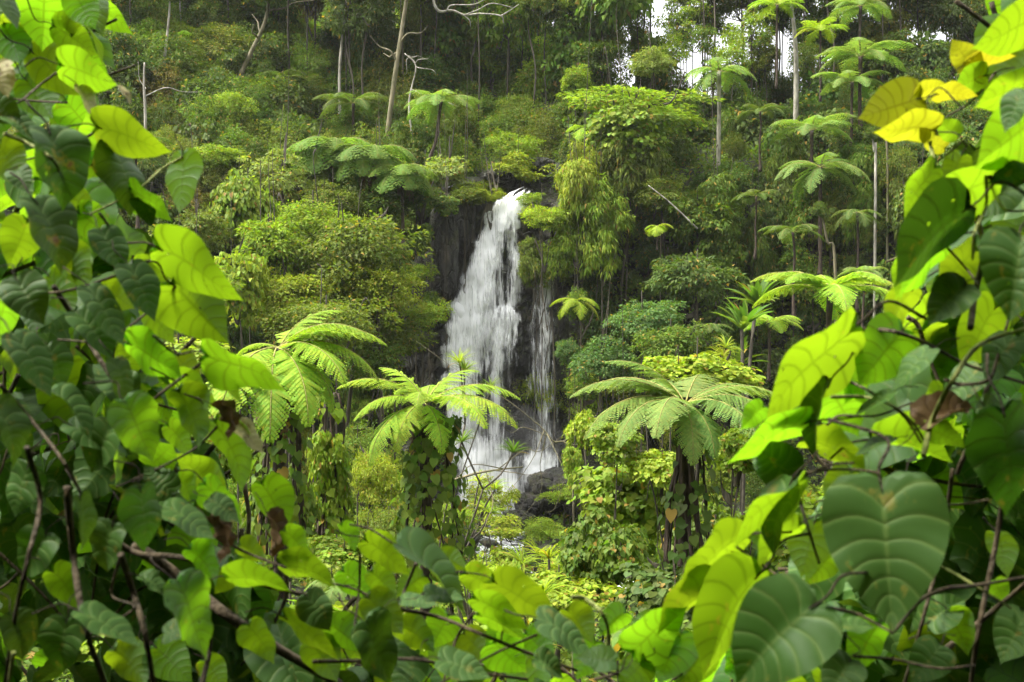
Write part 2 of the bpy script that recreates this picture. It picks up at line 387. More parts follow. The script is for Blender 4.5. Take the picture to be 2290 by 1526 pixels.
FAN = [(684, 1112, 1142, 71.9), (696, 1098, 1156, 71.4), (715, 1082, 1164, 71.1), (760, 1074, 1164, 70.9), (830, 1072, 1158, 70.75), (940, 1080, 1150, 70.6)]
def d_fan(U, PY): return np.interp(PY, [684, 700, 760, 830, 940], [.55, .5, .4, .22, .05]) * (.75 + .3 * np.sin(U * 17) ** 2)
BASE = [(975, 1056, 1120, 70.3), (1020, 1040, 1140, 69.9), (1060, 1030, 1160, 69.5), (1150, 1010, 1185, 68.6)]
def d_base(U, PY): return np.interp(PY, [975, 1010, 1120], [.3, .6, .7]) * np.ones_like(U)
TOE = [(1005, 1176, 1246, 70.6), (1040, 1172, 1246, 70.1), (1065, 1166, 1232, 69.6), (1098, 1164, 1196, 69.2)]
def d_toe(U, PY): return np.interp(PY, [1005, 1030, 1070, 1098], [.3, .68, .7, .62]) * np.ones_like(U)
MID = [(1020, 1140, 1180, 70.5), (1070, 1130, 1180, 70.2), (1110, 1120, 1176, 69.9)]
def d_mid(U, PY): return .42 * np.ones_like(U)
wf = empty('waterfall', at(1150, 1090, 70), 'tall white waterfall pouring in streaks down the dark rock face', 'waterfall')
def cascade(name, specs, label):
    V = []; F = []; UV = []; D = []; n = 0
    for s in specs:
        v, f, uv, dd = sheet(*s[:2], **s[2]); V.append(v); F.append(f + n); UV.append(uv); D.append(dd); n += len(v)
    V = np.concatenate(V) - np.array(wf.location)
    o = put(name, mesh(name, V, F, M_FALL, uv=np.concatenate(UV), attrs={'dens': np.concatenate(D)}), wf)
    o['label'] = label
cascade('cascade', [(MAIN, d_main, dict(off=0)), (MAIN, d_veil, dict(off=.35, bulge=.4)), (MAIN, d_veil, dict(off=-.35)), ], 'broad dense white main stream on the left of the fall')
cascade('cascade', [(FAN, d_fan, dict(off=0, bulge=.1)), (FAN, d_fan, dict(off=.2, bulge=.1))], 'fan of water splashing off the ledge halfway down')
cascade('cascade', [(SIDE, d_side, dict(off=0, nu=12)), (SIDE, d_side, dict(off=.25, nu=12))], 'thin separate strand of water on the right')
cascade('splash', [(BASE, d_base, dict(off=0)), (BASE, d_base, dict(off=.4)), (TOE, d_toe, dict(off=0)), (TOE, d_toe, dict(off=.2)), (MID, d_mid, dict(off=0))], 'white splashing water at the foot of the fall')

sp = smoothline([(x, y, 0) for x, y in STREAM], 8); t = norm(np.gradient(sp, axis=0)); nn = np.stack([-t[:, 1], t[:, 0], 0 * t[:, 0]], -1)
sw = np.linspace(-1, 1, 9); SV = sp[:, None] + nn[:, None] * (sw * 1.45)[None, :, None]
SV[..., 2] = (h(sp[:, 0], sp[:, 1]) + .62)[:, None] + .14 * fbm(np.stack([SV[..., 0], SV[..., 1], 0 * SV[..., 0]], -1) * .9, 3, 4)
k9 = 9; i = (np.arange(len(sp) - 1)[:, None] * k9 + np.arange(k9 - 1)[None]).ravel()
tag(put('stream_water', mesh('stream_water', SV.reshape(-1, 3), [np.stack([i, i + 1, i + k9 + 1, i + k9], -1)], M_STREAM)), kind='structure')

# ------------------------------------------------------------------ rocks
import bmesh
def rock_mesh(seed, sub=5):
    bm = bmesh.new(); bmesh.ops.create_icosphere(bm, subdivisions=sub, radius=1)
    V = np.array([v.co[:] for v in bm.verts]); F = np.array([[v.index for v in f.verts] for f in bm.faces]); bm.free()
    r = 1 + .34 * fbm(V * 1.1 + seed * 9.7, 2, seed) + .16 * np.abs(fbm(V * 2.6 + seed, 3, seed + 3)) + .05 * fbm(V * 9, 3, seed + 8)
    V = V * r[:, None]; V = np.sign(V) * np.abs(V) ** .8
    q = np.floor(V[:, 2] * 5 + fbm(V * 1.5, 2, seed)); V[:, :2] *= (1 + .06 * np.sin(q * 12.9))[:, None]
    return mesh('boulder', V, [F], M_ROCK)
RM = [rock_mesh(s) for s in range(4)]
for i, (px, py, r, Y, sx, sz, lab) in enumerate([
    (1240, 1100, 52, 68.5, 1.15, .95, 'dark wet boulder at the foot of the falls, the largest of the heap'),
    (1185, 1132, 30, 67.5, .9, 1.0, 'brown boulder just below and left of the largest wet boulder'),
    (1160, 1165, 27, 66.8, 1.2, .8, 'low brown boulder beside the yellow-green bush below the falls'),
    (1290, 1112, 40, 68.8, 1.1, 1.0, 'dark boulder on the right of the heap under the thin strand'),
    (1290, 1135, 24, 67, 1.2, .7, 'rust-brown stone half hidden by the rounded green shrub'),
    (1040, 1210, 22, 60, 1.3, .7, 'tan stone at the edge of the stream behind the creeper-clad trunk'),
    (1115, 402, 36, 76.3, 1.5, .5, 'flat brown rock above the lip of the waterfall'),
    (1205, 372, 24, 77, 1.4, .7, 'pale brown rock higher up, right of the flat rock above the lip'),
    (1215, 1232, 22, 57, 1.5, .5, 'small dark rock in the white rapids'),
    (1095, 1216, 14, 59, 1.5, .5, 'little wet rock midstream in the rapids'),
    (992, 560, 34, 71.6, .85, 2.7, 'tall standing stone pillar on the rock face left of the fall'),
    (955, 640, 30, 71.8, 1.0, 2.0, 'lower rock buttress left of the tall stone pillar'),
    (1040, 500, 26, 73.4, .9, 2.2, 'dark rock rib between the stone pillar and the white water')]):
    s = r / FPX * Y; o = None
    o = put('boulder', RM[i % 4], None, at(px, py, Y), (0, 0, i * 1.3), (s * sx, s, s * sz)); tag(o, lab, 'rock', 'rocks around the waterfall')

# ------------------------------------------------------------------ leaf templates
def T_leaf(w=.42, fold=.10, droop=.12):
    return np.array([(0, 0, 0), (-w / 2, .42, fold), (0, .5, 0), (w / 2, .42, fold), (0, 1, -droop)]), [np.array([(0, 2, 1), (0, 3, 2), (1, 2, 4), (2, 3, 4)])]
def T_heart():
    hx = [(.22, -.13), (.42, -.02), (.48, .22), (.36, .55)]
    V = [(0, 0, 0), (0, .5, .0), (0, 1, -.1)] + [(x, y, .07) for x, y in hx] + [(-x, y, .07) for x, y in hx]
    return np.array(V), [np.array([(0, 4, 3), (0, 5, 4), (0, 1, 5), (1, 6, 5), (1, 2, 6), (0, 7, 8), (0, 8, 9), (0, 9, 1), (1, 9, 10), (1, 10, 2)])]
TL = {'fine': T_leaf(.5), 'mid': T_leaf(.45), 'broad': T_leaf(.6, .12, .2), 'narrow': T_leaf(.24, .05, .3), 'heart': T_heart()}

def spray(rg, C, N, n, r, tpl, size, droop=.35, flat=.45, updir=.6):
    """n leaves round every clump centre C with outward normal N."""
    m = len(C); o = rg.normal(size=(m, n, 3)); o = o / np.linalg.norm(o, axis=-1, keepdims=True) * (rg.random((m, n, 1)) ** .4)
    up = norm(N * (1 - updir) + np.array([0, 0, 1.]) * updir)
    o = o - up[:, None] * (o * up[:, None]).sum(-1, keepdims=True) * (1 - flat)
    pos = C[:, None] + o * (r[:, None, None] if np.ndim(r) else r)
    d = o + N[:, None] * .4 + rg.normal(size=o.shape) * .35; d[..., 2] -= droop
    nn = up[:, None] + rg.normal(size=o.shape) * .45
    pos = pos.reshape(-1, 3); d = d.reshape(-1, 3); nn = nn.reshape(-1, 3)
    tv, tf = TL[tpl]; N_ = len(pos)
    s = size * rg.uniform(.65, 1.3, N_)
    V, F = scatter(tv, tf, frames(d, nn), s, pos)
    a = np.clip(np.repeat(rg.normal(.5, .13, m), n) + rg.normal(0, .16, N_), 0, 1)
    return V, F, np.repeat(a, len(tv))

def crown(seed, tpl, size, lobes=9, cl=150, n=34, cr=.17, ax=(1, 1, .8), lr=(.34, .58), droop=.35, spread=.62, flat=.45):
    rg = np.random.default_rng(seed)
    L = rg.normal(size=(lobes, 3)); L = norm(L) * (rg.random((lobes, 1)) ** .45) * spread; L[:, 2] = L[:, 2] * .9
    LR = rg.uniform(*lr, lobes)
    k = rg.integers(0, lobes, cl); dd = rg.normal(size=(cl, 3)); dd[:, 2] = dd[:, 2] * .9 + .28; dd = norm(dd)
    C = L[k] + dd * LR[k][:, None] * rg.uniform(.75, 1.05, (cl, 1))
    N = norm(dd + .5 * norm(C))
    C = C * ax
    b = Bag(); V, F, a = spray(rg, C, N, n, cr * rg.uniform(.7, 1.35, cl), tpl, size, droop, flat)
    b.add(V, F, 0, a)
    return b.mesh('crown', [M_HEART if tpl == 'heart' else M_FOL]), L * ax

def trunk_mesh(seed, limbs, mat, rr=.032):
    """unit trunk from z=-1 (ground) to z=0 (crown centre), limbs into lobes"""
    rg = np.random.default_rng(seed); b = Bag()
    P = smoothline([(0, 0, -1), (rg.normal() * .05, rg.normal() * .05, -.6), (rg.normal() * .06, rg.normal() * .06, -.25), (0, 0, .1)], 5)
    b.add(*tube(P, np.linspace(rr, rr * .45, len(P)), 7))
    for l in limbs:
        st = P[int(len(P) * rg.uniform(.6, .95))]
        Q = smoothline([st, (st + l) / 2 + rg.normal(size=3) * .06 + (0, 0, -.05), l, l * 1.12 + rg.normal(size=3) * .05], 4)
        b.add(*tube(Q, np.linspace(rr * .5, rr * .1, len(Q)), 5))
    return b.mesh('trunk', [mat])

KIND = {}
def kind(name, **kw):
    tm = kw.pop('bark', M_BARK); rr = kw.pop('rr', .030); vs = []
    for v in range(kw.pop('nv', 2)):
        c, L = crown(hash_(name) + v * 101, **kw); vs.append((c, trunk_mesh(v + 5, L[:6], tm, rr)))
    KIND[name] = vs
def hash_(s): return sum(ord(c) * (i + 3) for i, c in enumerate(s)) % 9973
kind('fine', tpl='fine', size=.065, lobes=11, cl=260, n=34, cr=.17, nv=3)
kind('mid', tpl='mid', size=.10, lobes=10, cl=210, n=24, cr=.18, nv=3)
kind('broad', tpl='broad', size=.15, lobes=9, cl=150, n=15, cr=.2, nv=2)
kind('loose', tpl='mid', size=.10, lobes=14, cl=130, n=26, cr=.15, lr=(.18, .34), spread=.9, rr=.03, nv=2)
kind('flat', tpl='mid', size=.09, lobes=12, cl=200, n=26, cr=.17, ax=(1.2, 1.0, .5), lr=(.25, .45), spread=.8, nv=2, flat=.3)
kind('bamboo', tpl='narrow', size=.15, lobes=13, cl=300, n=26, cr=.17, droop=.85, ax=(.85, .85, 1.15), nv=3, lr=(.25, .45), spread=.8)
kind('heart', tpl='heart', size=.10, lobes=11, cl=210, n=19, cr=.2, droop=1.1, nv=3, lr=(.4, .6))
kind('bigheart', tpl='heart', size=.26, lobes=8, cl=90, n=9, cr=.25, droop=1.1, nv=2)

# greens: reflectance of the leaves themselves
kind('airy', tpl='mid', size=.11, lobes=16, cl=120, n=16, cr=.17, lr=(.15, .3), spread=.95, rr=.02, nv=3)
kind('shade', tpl='broad', size=.2, lobes=14, cl=420, n=18, cr=.2, nv=1, lr=(.4, .6))
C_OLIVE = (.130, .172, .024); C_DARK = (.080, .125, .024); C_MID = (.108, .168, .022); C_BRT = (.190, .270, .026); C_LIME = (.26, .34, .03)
C_PALE = (.20, .25, .06); C_BLUE = (.095, .168, .045); C_YEL = (.235, .285, .028); C_RUST = (.17, .15, .035)
def vary(c, a=.28):
    f = 1 + rs(-a, a); return tuple(max(.01, x * f * (1 + rs(-.08, .08))) for x in c)
_ki = [0]
def plant(kd, c, rx, rz, color, label, name='tree', cat='tree', group=None, ry=None, base=None, trunk=True, th=1.0):
    """crown centre c (world), radii in metres; trunk down to the ground"""
    _ki[0] += 1
    cm, tm = KIND[kd][_ki[0] % len(KIND[kd])]
    c = Vector(c); gz = h1(c.x, c.y) if base is None else base
    gz = min(gz, c.z - rz * .6)
    o = empty(name, (c.x, c.y, gz), label, cat, group)
    o.rotation_euler.z = 0
    a = rs(0, 6.28)
    put('crown', cm, o, (0, 0, c.z - gz), (rs(-.12, .12), rs(-.12, .12), a), (rx, ry or rx, rz), color)
    if trunk: put('trunk', tm, o, (0, 0, c.z - gz), (0, 0, a), (rx * th, rx * th, c.z - gz))
    return o
def plant_px(kd, px, py, rx, ry, color, label, Y=None, push=.55, **kw):
    if Y is None:
        p = hit(px, py); rr = rx / FPX * p.y; Y = p.y - rr * push
    p = at(px, py, Y)
    return plant(kd, p, rx / FPX * Y, ry / FPX * Y, color, label, **kw)

# ------------------------------------------------------------------ big named trees and shrubs
SH = dict(name='shrub', cat='shrub')
plant_px('fine', 770, 590, 190, 165, C_OLIVE, 'large rounded fine-leaved olive tree just left of the waterfall', Y=62)
plant_px('fine', 640, 660, 130, 120, C_YEL, 'yellowish fine-leaved tree below and left of the large rounded one', Y=59)
plant_px('loose', 640, 385, 95, 85, C_PALE, 'pale grey-green tree with small leaves above the large rounded tree', Y=68)
plant_px('fine', 520, 255, 85, 75, C_BRT, 'bright green domed tree on the slope in the upper left', Y=80)
plant_px('mid', 470, 350, 85, 55, C_BRT, 'spreading green tree beneath the bright domed tree', Y=74)
plant_px('heart', 555, 455, 75, 120, C_BRT, 'tree smothered in bright heart-leaved creeper left of the pale tree', Y=62)
plant_px('heart', 530, 640, 70, 110, C_LIME, 'column of lime creeper hanging below the smothered tree', Y=56)
plant_px('mid', 945, 700, 60, 55, C_BRT, 'green shrub reaching to the left edge of the falling water', Y=64, **SH)
plant_px('mid', 885, 745, 90, 60, C_OLIVE, 'olive shrub hanging over the dark rock left of the fall', Y=63, **SH)
plant_px('loose', 850, 810, 95, 80, C_MID, 'loose dark-green shrub behind the fronds of the leaning tree fern', Y=60, **SH)
plant_px('mid', 1140, 320, 72, 62, C_BRT, 'light green tree standing right above the lip of the waterfall', Y=77)
plant_px('loose', 1165, 375, 75, 50, C_YEL, 'yellowish open shrub growing at the lip beneath the light green tree', Y=76, **SH)
plant_px('broad', 1005, 380, 68, 55, C_PALE, 'pale glossy-leaved shrub left of the lip of the waterfall', Y=73, **SH)
plant_px('bamboo', 1300, 430, 62, 105, C_YEL, 'yellow-green plume of narrow leaves right of the waterfall lip', Y=71)
plant_px('bamboo', 1345, 500, 85, 110, C_BRT, 'green drooping bamboo mass right of the yellow plume', Y=71)
plant_px('bamboo', 1235, 545, 70, 75, C_BRT, 'bright bamboo hanging over the right side of the upper fall', Y=71.3)
plant_px('mid', 1212, 478, 52, 48, C_LIME, 'lime green bush overhanging the water just right of the lip', Y=70.3, **SH)
plant_px('flat', 1450, 240, 170, 75, C_BRT, 'wide spreading light green tree upper right of the waterfall', Y=75)
plant_px('heart', 1400, 300, 110, 80, C_BRT, 'creeper-covered shoulder beneath the wide spreading tree', Y=73)
plant_px('bamboo', 1400, 390, 95, 110, C_OLIVE, 'olive drooping thicket on the cliff beneath the creeper shoulder', Y=73)
plant_px('mid', 1460, 135, 55, 40, C_PALE, 'small pale umbrella-shaped tree on the ridge beside the sky gap', Y=80)
plant_px('mid', 1290, 185, 50, 45, C_BRT, 'small bright rounded tree in the middle of the upper forest', Y=82)
plant_px('mid', 1435, 705, 95, 70, C_BLUE, 'bluish green rounded shrub right of the thin strand of water', Y=62, **SH)
plant_px('mid', 1345, 800, 85, 65, C_BLUE, 'bluish green shrub leaning toward the water, lower of the pair', Y=61, **SH)
plant_px('loose', 1310, 860, 60, 50, C_MID, 'open twiggy shrub beside the dark rock at the right of the fall', Y=62, **SH)
plant_px('mid', 1560, 610, 110, 100, C_DARK, 'dark green bush on the cliff right of the bluish shrubs', Y=68, **SH)
plant_px('fine', 1210, 1180, 62, 36, C_BRT, 'rounded bright green shrub by the stream below the boulders', Y=60, **SH)
plant_px('flat', 1265, 1105, 60, 34, C_BRT, 'bright green shrub growing on the boulders', Y=66, **SH)
plant_px('loose', 1090, 1110, 68, 62, C_YEL, 'yellow-green bush in front of the splashing water', Y=58, **SH)
plant_px('loose', 1120, 1175, 70, 45, C_YEL, 'yellowish twiggy bush on the near bank of the stream', Y=55, **SH)
plant_px('fine', 835, 1080, 85, 110, C_YEL, 'fine-leaved yellowish tree between the leaning and the middle tree fern', Y=34)
plant_px('fine', 870, 1175, 70, 80, C_OLIVE, 'olive shrub left of the creeper-clad trunk', Y=30, **SH)
plant_px('fine', 800, 1000, 80, 70, C_MID, 'dark fine-leaved shrub behind the middle tree fern', Y=40, **SH)
plant_px('heart', 1440, 1130, 165, 125, C_BRT, 'big mound of glossy heart-leaved creeper right of the stream', Y=20)
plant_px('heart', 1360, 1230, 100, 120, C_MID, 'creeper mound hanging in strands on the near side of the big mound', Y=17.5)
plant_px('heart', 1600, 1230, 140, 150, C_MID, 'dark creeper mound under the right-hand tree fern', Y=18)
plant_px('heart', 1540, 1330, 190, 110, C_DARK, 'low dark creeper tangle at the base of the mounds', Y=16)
plant_px('heart', 1560, 830, 130, 55, C_LIME, 'bright lime creeper mat behind the right-hand tree fern', Y=32)
plant_px('heart', 1300, 960, 42, 70, C_LIME, 'narrow column of lime heart leaves right of the foot of the falls', Y=26)
plant_px('heart', 1285, 1040, 30, 60, C_BRT, 'strand of heart leaves hanging under the narrow lime column', Y=25)
plant_px('heart', 800, 1235, 110, 45, C_BRT, 'creeper mat at the foot of the leaning tree fern', Y=17)
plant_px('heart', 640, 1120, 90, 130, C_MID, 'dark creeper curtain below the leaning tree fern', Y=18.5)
plant_px('heart', 745, 1060, 60, 150, C_BRT, 'creeper-draped dead trunk between the two near tree ferns', Y=21)
plant_px('heart', 470, 1010, 130, 120, C_BRT, 'lit creeper mass behind the left-hand vines', Y=20)
plant_px('heart', 400, 800, 120, 70, C_LIME, 'pale lit creeper slope behind the left-hand vine leaves', Y=40)
plant_px('heart', 330, 1180, 200, 160, C_BRT, 'lit creeper bank low behind the left-hand thicket', Y=17)
plant_px('heart', 1250, 1330, 120, 70, C_LIME, 'light creeper bank below the stream', Y=17)
plant_px('mid', 1010, 1310, 100, 60, C_BRT, 'green bushy bank between the trunk and the stream', Y=24, **SH)
plant_px('bigheart', 1050, 1430, 190, 70, C_BRT, 'creeper bank glimpsed through the bottom vine leaves', Y=12)
plant_px('bigheart', 650, 1400, 200, 110, C_BRT, 'creeper bank glimpsed behind the lower left thicket', Y=12)
plant_px('heart', 300, 1420, 260, 120, C_BRT, 'creeper bank at the bottom left seen through the stems', Y=12)
plant_px('heart', 1900, 1200, 260, 130, C_BRT, 'lit creeper bank behind the big dark heart leaf', Y=16)
plant_px('heart', 2200, 1100, 220, 200, C_BRT, 'lit creeper bank behind the right-hand thicket', Y=14)
plant_px('mid', 2050, 900, 190, 100, C_MID, 'green shrub seen between the stems of the right-hand vine', Y=26, **SH)
plant_px('bigheart', 1500, 1450, 200, 80, C_MID, 'shaded creeper bank below the right-hand mounds', Y=11)

plant_px('fine', 700, 500, 120, 90, C_BRT, 'upper shoulder of fine bright foliage above the large rounded tree', Y=64)
plant_px('fine', 850, 640, 120, 110, C_YEL, 'bright yellow-green tree between the large rounded tree and the falling water', Y=61)
plant_px('mid', 600, 560, 110, 110, C_BRT, 'bright leafy tree left of the large rounded tree', Y=60)
plant_px('fine', 730, 720, 150, 110, C_OLIVE, 'olive tree low behind the crown of the leaning tree fern', Y=56)
plant_px('loose', 440, 520, 100, 90, C_PALE, 'pale dry-twigged tree behind the left-hand vine', Y=60)
plant_px('mid', 420, 640, 120, 100, C_BRT, 'bright tree behind the two largest left-hand vine leaves', Y=52)
plant_px('mid', 1560, 470, 100, 110, C_MID, 'green bush on the cliff behind the long white trunk', Y=72, **SH)
plant_px('fine', 1480, 430, 90, 80, C_OLIVE, 'olive bush on the cliff right of the bamboo', Y=72, **SH)
plant_px('bamboo', 1200, 590, 45, 55, C_OLIVE, 'olive bamboo tips hanging between the two strands of water', Y=71.4)
plant_px('mid', 1500, 760, 90, 80, C_MID, 'green shrub between the bluish shrubs and the strap-leaved clump', Y=58, **SH)
for i, (px, py, r, Y, l) in enumerate([(1640, 112, 58, 84, 'airy tree right behind the crown of the white-trunked fern'), (1572, 95, 48, 85.5, 'slim airy tree left of the white-trunked fern'), (1530, 45, 62, 88, 'thin-crowned tree between the sky gaps on the ridge'), (1605, 55, 46, 90, 'small airy tree in front of the bright sky on the ridge'), (1690, 70, 66, 86, 'airy green tree right of the sky gaps'),
    (1600, 165, 52, 86, 'low airy tree under the sky gaps behind the white-trunked fern'), (1500, 110, 52, 84, 'leafy tree below the left sky gap'), (1420, 50, 60, 90, 'airy tree left of the sky gaps'), (1665, 10, 44, 92, 'sparse crown at the top edge over the sky gaps'), (1550, -30, 60, 94, 'sparse crown cut by the top edge above the sky gaps')]):
    plant_px('airy', px, py, r, r * 1.15, C_MID if i % 2 else C_BRT, l, Y=Y)
plant_px('heart', 1385, 985, 75, 60, C_BRT, 'bright creeper hump under the left fronds of the right-hand tree fern', Y=19)
plant_px('heart', 1640, 1010, 85, 70, C_BRT, 'bright creeper hump under the right fronds of the right-hand tree fern', Y=17.5)
plant_px('heart', 1480, 1040, 90, 60, C_LIME, 'lime creeper hump on top of the big creeper mound', Y=19)
plant_px('mid', 1080, 1300, 90, 45, C_LIME, 'lime leafy bush in front of the rapids', Y=28, **SH)
plant_px('fine', 1010, 1160, 70, 70, C_BRT, 'bright fine bush just right of the creeper-clad trunk', Y=32, **SH)
plant_px('fine', 745, 450, 85, 60, C_OLIVE, 'olive shrub under the leftmost broad-fronded fern', Y=67.5, **SH)
plant_px('mid', 850, 455, 80, 60, C_MID, 'green shrub under the middle broad-fronded fern', Y=68.5, **SH)
plant_px('mid', 930, 440, 60, 45, C_DARK, 'dark shrub overhanging the stone pillar', Y=70.5, **SH)
plant_px('mid', 1040, 432, 60, 34, C_OLIVE, 'olive shrub overhanging the dark rock left of the lip', Y=72.2, **SH)
plant_px('heart', 1000, 460, 40, 30, C_MID, 'creeper spilling over the head of the stone pillar', Y=70.6, **SH)
plant_px('mid', 1182, 442, 34, 26, C_BRT, 'little bright bush crowding the right side of the lip', Y=72.8, trunk=False, **SH)
plant_px('loose', 1098, 436, 42, 24, C_YEL, 'yellowish spray of leaves leaning over the water from the left of the lip', Y=72.6, **SH)
plant_px('heart', 942, 530, 32, 46, C_MID, 'creeper drape covering the rock at the left of the stone pillar', Y=69.6, **SH)
plant_px('mid', 930, 610, 44, 44, C_BRT, 'bright bush closing in on the dark rock left of the white water', Y=68, **SH)
plant_px('mid', 960, 680, 36, 38, C_MID, 'green bush almost touching the widest part of the white water', Y=67.5, **SH)
plant_px('mid', 1290, 690, 40, 60, C_MID, 'green bush closing in on the thin strand from the right', Y=66.5, **SH)
plant_px('mid', 1275, 780, 34, 50, C_BLUE, 'bluish bush beside the lower part of the thin strand', Y=65.5, **SH)
# ------------------------------------------------------------------ forest and hillside fill
def in_view(px, m=150): return -m < px < W + m
def proj(p):
    c, s = math.cos(PITCH), math.sin(PITCH); yy = p.y * c - p.z * s; zz = p.z * c + p.y * s
    return W / 2 + FPX * p.x / yy, H / 2 - FPX * zz / yy
def gap(px, py):      # openings where the white sky shows on the ridge
    return any(((px - a) / r) ** 2 + ((py - b) / q) ** 2 < 1 for a, b, r, q in ((1468, 28, 30, 42), (1568, 118, 22, 40), (1640, 100, 28, 50)))
pts = []
for row, py0 in enumerate(np.arange(-110, 450, 54)):
    for px0 in np.arange(60, 2330, 82):
        px = px0 + rs(-38, 38) + (row % 2) * 46; py = py0 + rs(-26, 26)
        if gap(px, py): continue
        rp = rs(56, 98)
        if any(gap(px + a * rp * .75, py + b * rp * .65) for a in (-1, 0, 1) for b in (-1, 0, 1)): rp *= .55
        if any(gap(px + a * rp * .3, py + b * rp * .3) for a in (-1, 0, 1) for b in (-1, 0, 1)): continue
        if 1030 < px < 1320 and py > 330: continue
        if px > 1250 and py > 330: continue
        p = hit(px, py, 60.)
        if p.y > 99: p = at(px, py, rs(86, 96))
        rad = rp / FPX * p.y
        pts.append((p - Vector((0, rad * .35, 0)), rad, px, py))
for c, rad, px, py in pts:
    side = 'left' if px < 1000 else 'middle' if px < 1450 else 'right'
    u = rng.random()
    if side == 'left':
        k, colr, l = ('fine', C_OLIVE, 'olive small-leaved') if u < .34 else ('mid', C_DARK, 'dark green leafy') if u < .62 else ('loose', C_DARK, 'thin-crowned dark') if u < .76 else ('fine', C_MID, 'mid-green dense') if u < .95 else ('fine', C_RUST, 'rusty-tinged')
    elif side == 'middle':
        k, colr, l = ('fine', C_MID, 'mid-green dense') if u < .4 else ('mid', C_BRT, 'fresh green leafy') if u < .6 else ('broad', C_MID, 'broad-leaved green') if u < .75 else ('fine', C_OLIVE, 'olive small-leaved')
    else:
        k, colr, l = ('mid', C_DARK, 'dark green leafy') if u < .35 else ('fine', C_MID, 'mid-green dense') if u < .65 else ('broad', C_DARK, 'broad-leaved dark') if u < .82 else ('loose', C_OLIVE, 'thin-crowned olive')
    where = {'left': 'in the forest of the upper left slope', 'middle': 'in the forest above the waterfall', 'right': 'on the right-hand ridge of the forest'}[side]
    row = 'on its lower edge' if py > 230 else 'high on the slope'
    plant(k, c, rad, rad * rs(.95, 1.45), vary(colr), f'{l} tree {where}, {row}', group=f'{l} trees {where}, {row}')

def fill(n, x0, x1, y0, y1, kinds, rr, where, avoid=None, ymin=30., sp=.62):
    done = []; tries = 0
    while len(done) < n and tries < n * 12:
        tries += 1
        px, py = rs(x0, x1), rs(y0, y1)
        if avoid and avoid(px, py): continue
        p = hit(px, py, ymin); rad = rs(*rr)
        if sdist(np.array(p.x), np.array(p.y)) < 2.2 + rad * .6: continue
        if any((p - q).length < (rad + r2) * sp for q, r2 in done): continue
        done.append((p, rad))
        k, colr, l = kinds[rng.integers(len(kinds))]
        c = p + Vector((0, -rad * .35, rad * .35))
        plant(k, c, rad, rad * rs(.95, 1.5), vary(colr), f'{l} {where}', 'shrub', 'shrub', f'{l}s {where}')
for i in range(125):
    px, py = (rs(150, 1480), rs(-10, 330)) if i < 70 else (rs(150, 2250), rs(-40, 190)); p = hit(px, py, 70.); rad = rs(1.5, 2.8)
    if p.y > 99 or gap(px, py) or (1020 < px < 1300 and py > 290): continue
    k, colr, l = [('mid', C_BRT, 'leafy green bush'), ('fine', C_MID, 'fine-leaved green bush'), ('mid', C_DARK, 'dark leafy bush'), ('broad', C_MID, 'coarse-leaved bush')][i % 4]
    plant(k, p + Vector((0, -rad * .3, rad * .1)), rad, rad * rs(1., 1.5), vary(colr), f'{l} growing under the trees of the upper slope', 'bush', 'bush', f'{l}es under the upper forest')
for i in range(60):
    px, py = rs(1480, 2150), rs(140, 640); p = hit(px, py, 60.); rad = rs(1.1, 2.1)
    if p.y > 99 or gap(px, py): continue
    k, colr, l = [('mid', C_MID, 'leafy green bush'), ('bamboo', C_MID, 'hanging narrow-leaved bush'), ('heart', C_MID, 'creeper-draped bush'), ('fine', C_OLIVE, 'olive small-leaved bush')][i % 4]
    plant(k, p + Vector((0, -rad * .9, 0)), rad, rad * rs(1.1, 1.8), vary(colr), f'{l} between the fern trunks of the right cliff', 'bush', 'bush', f'{l}es between the fern trunks')
near_fall = lambda px, py: 930 < px < 1300 and py > 400
fill(120, 1270, 2290, 220, 900, [('mid', C_DARK, 'small dark leafy shrub'), ('mid', C_MID, 'small green leafy shrub'), ('heart', C_DARK, 'dark creeper-hung shrub'), ('heart', C_MID, 'green creeper-hung shrub'), ('broad', C_DARK, 'coarse dark shrub')], (.9, 2.0), 'clinging to the cliff right of the falls', near_fall)
fill(70, 100, 960, 330, 900, [('mid', C_MID, 'small green leafy shrub'), ('fine', C_OLIVE, 'small olive shrub'), ('heart', C_MID, 'green creeper-hung shrub'), ('bamboo', C_MID, 'drooping narrow-leaved shrub')], (1.0, 2.2), 'on the bank left of the falls', near_fall)
fill(64, 500, 1700, 860, 1330, [('fine', C_YEL, 'low yellowish shrub'), ('mid', C_BRT, 'low bright green shrub'), ('fine', C_OLIVE, 'low olive shrub'), ('heart', C_BRT, 'low creeper-covered shrub')], (1.1, 2.2), 'on the valley floor below the falls', lambda px, py: 985 < px < 1300 and 900 < py < 1275, 26.)
fill(34, 1500, 2290, 700, 1250, [('fine', C_MID, 'rounded green shrub'), ('mid', C_BRT, 'rounded bright green shrub'), ('heart', C_MID, 'creeper-smothered shrub')], (.8, 1.6), 'in the valley behind the right-hand vines', None, 22.)
fill(30, -50, 700, 800, 1350, [('fine', C_OLIVE, 'rounded olive shrub'), ('mid', C_BRT, 'rounded bright green shrub'), ('heart', C_BRT, 'creeper-smothered shrub')], (.8, 1.6), 'in the valley behind the left-hand vines', None, 22.)

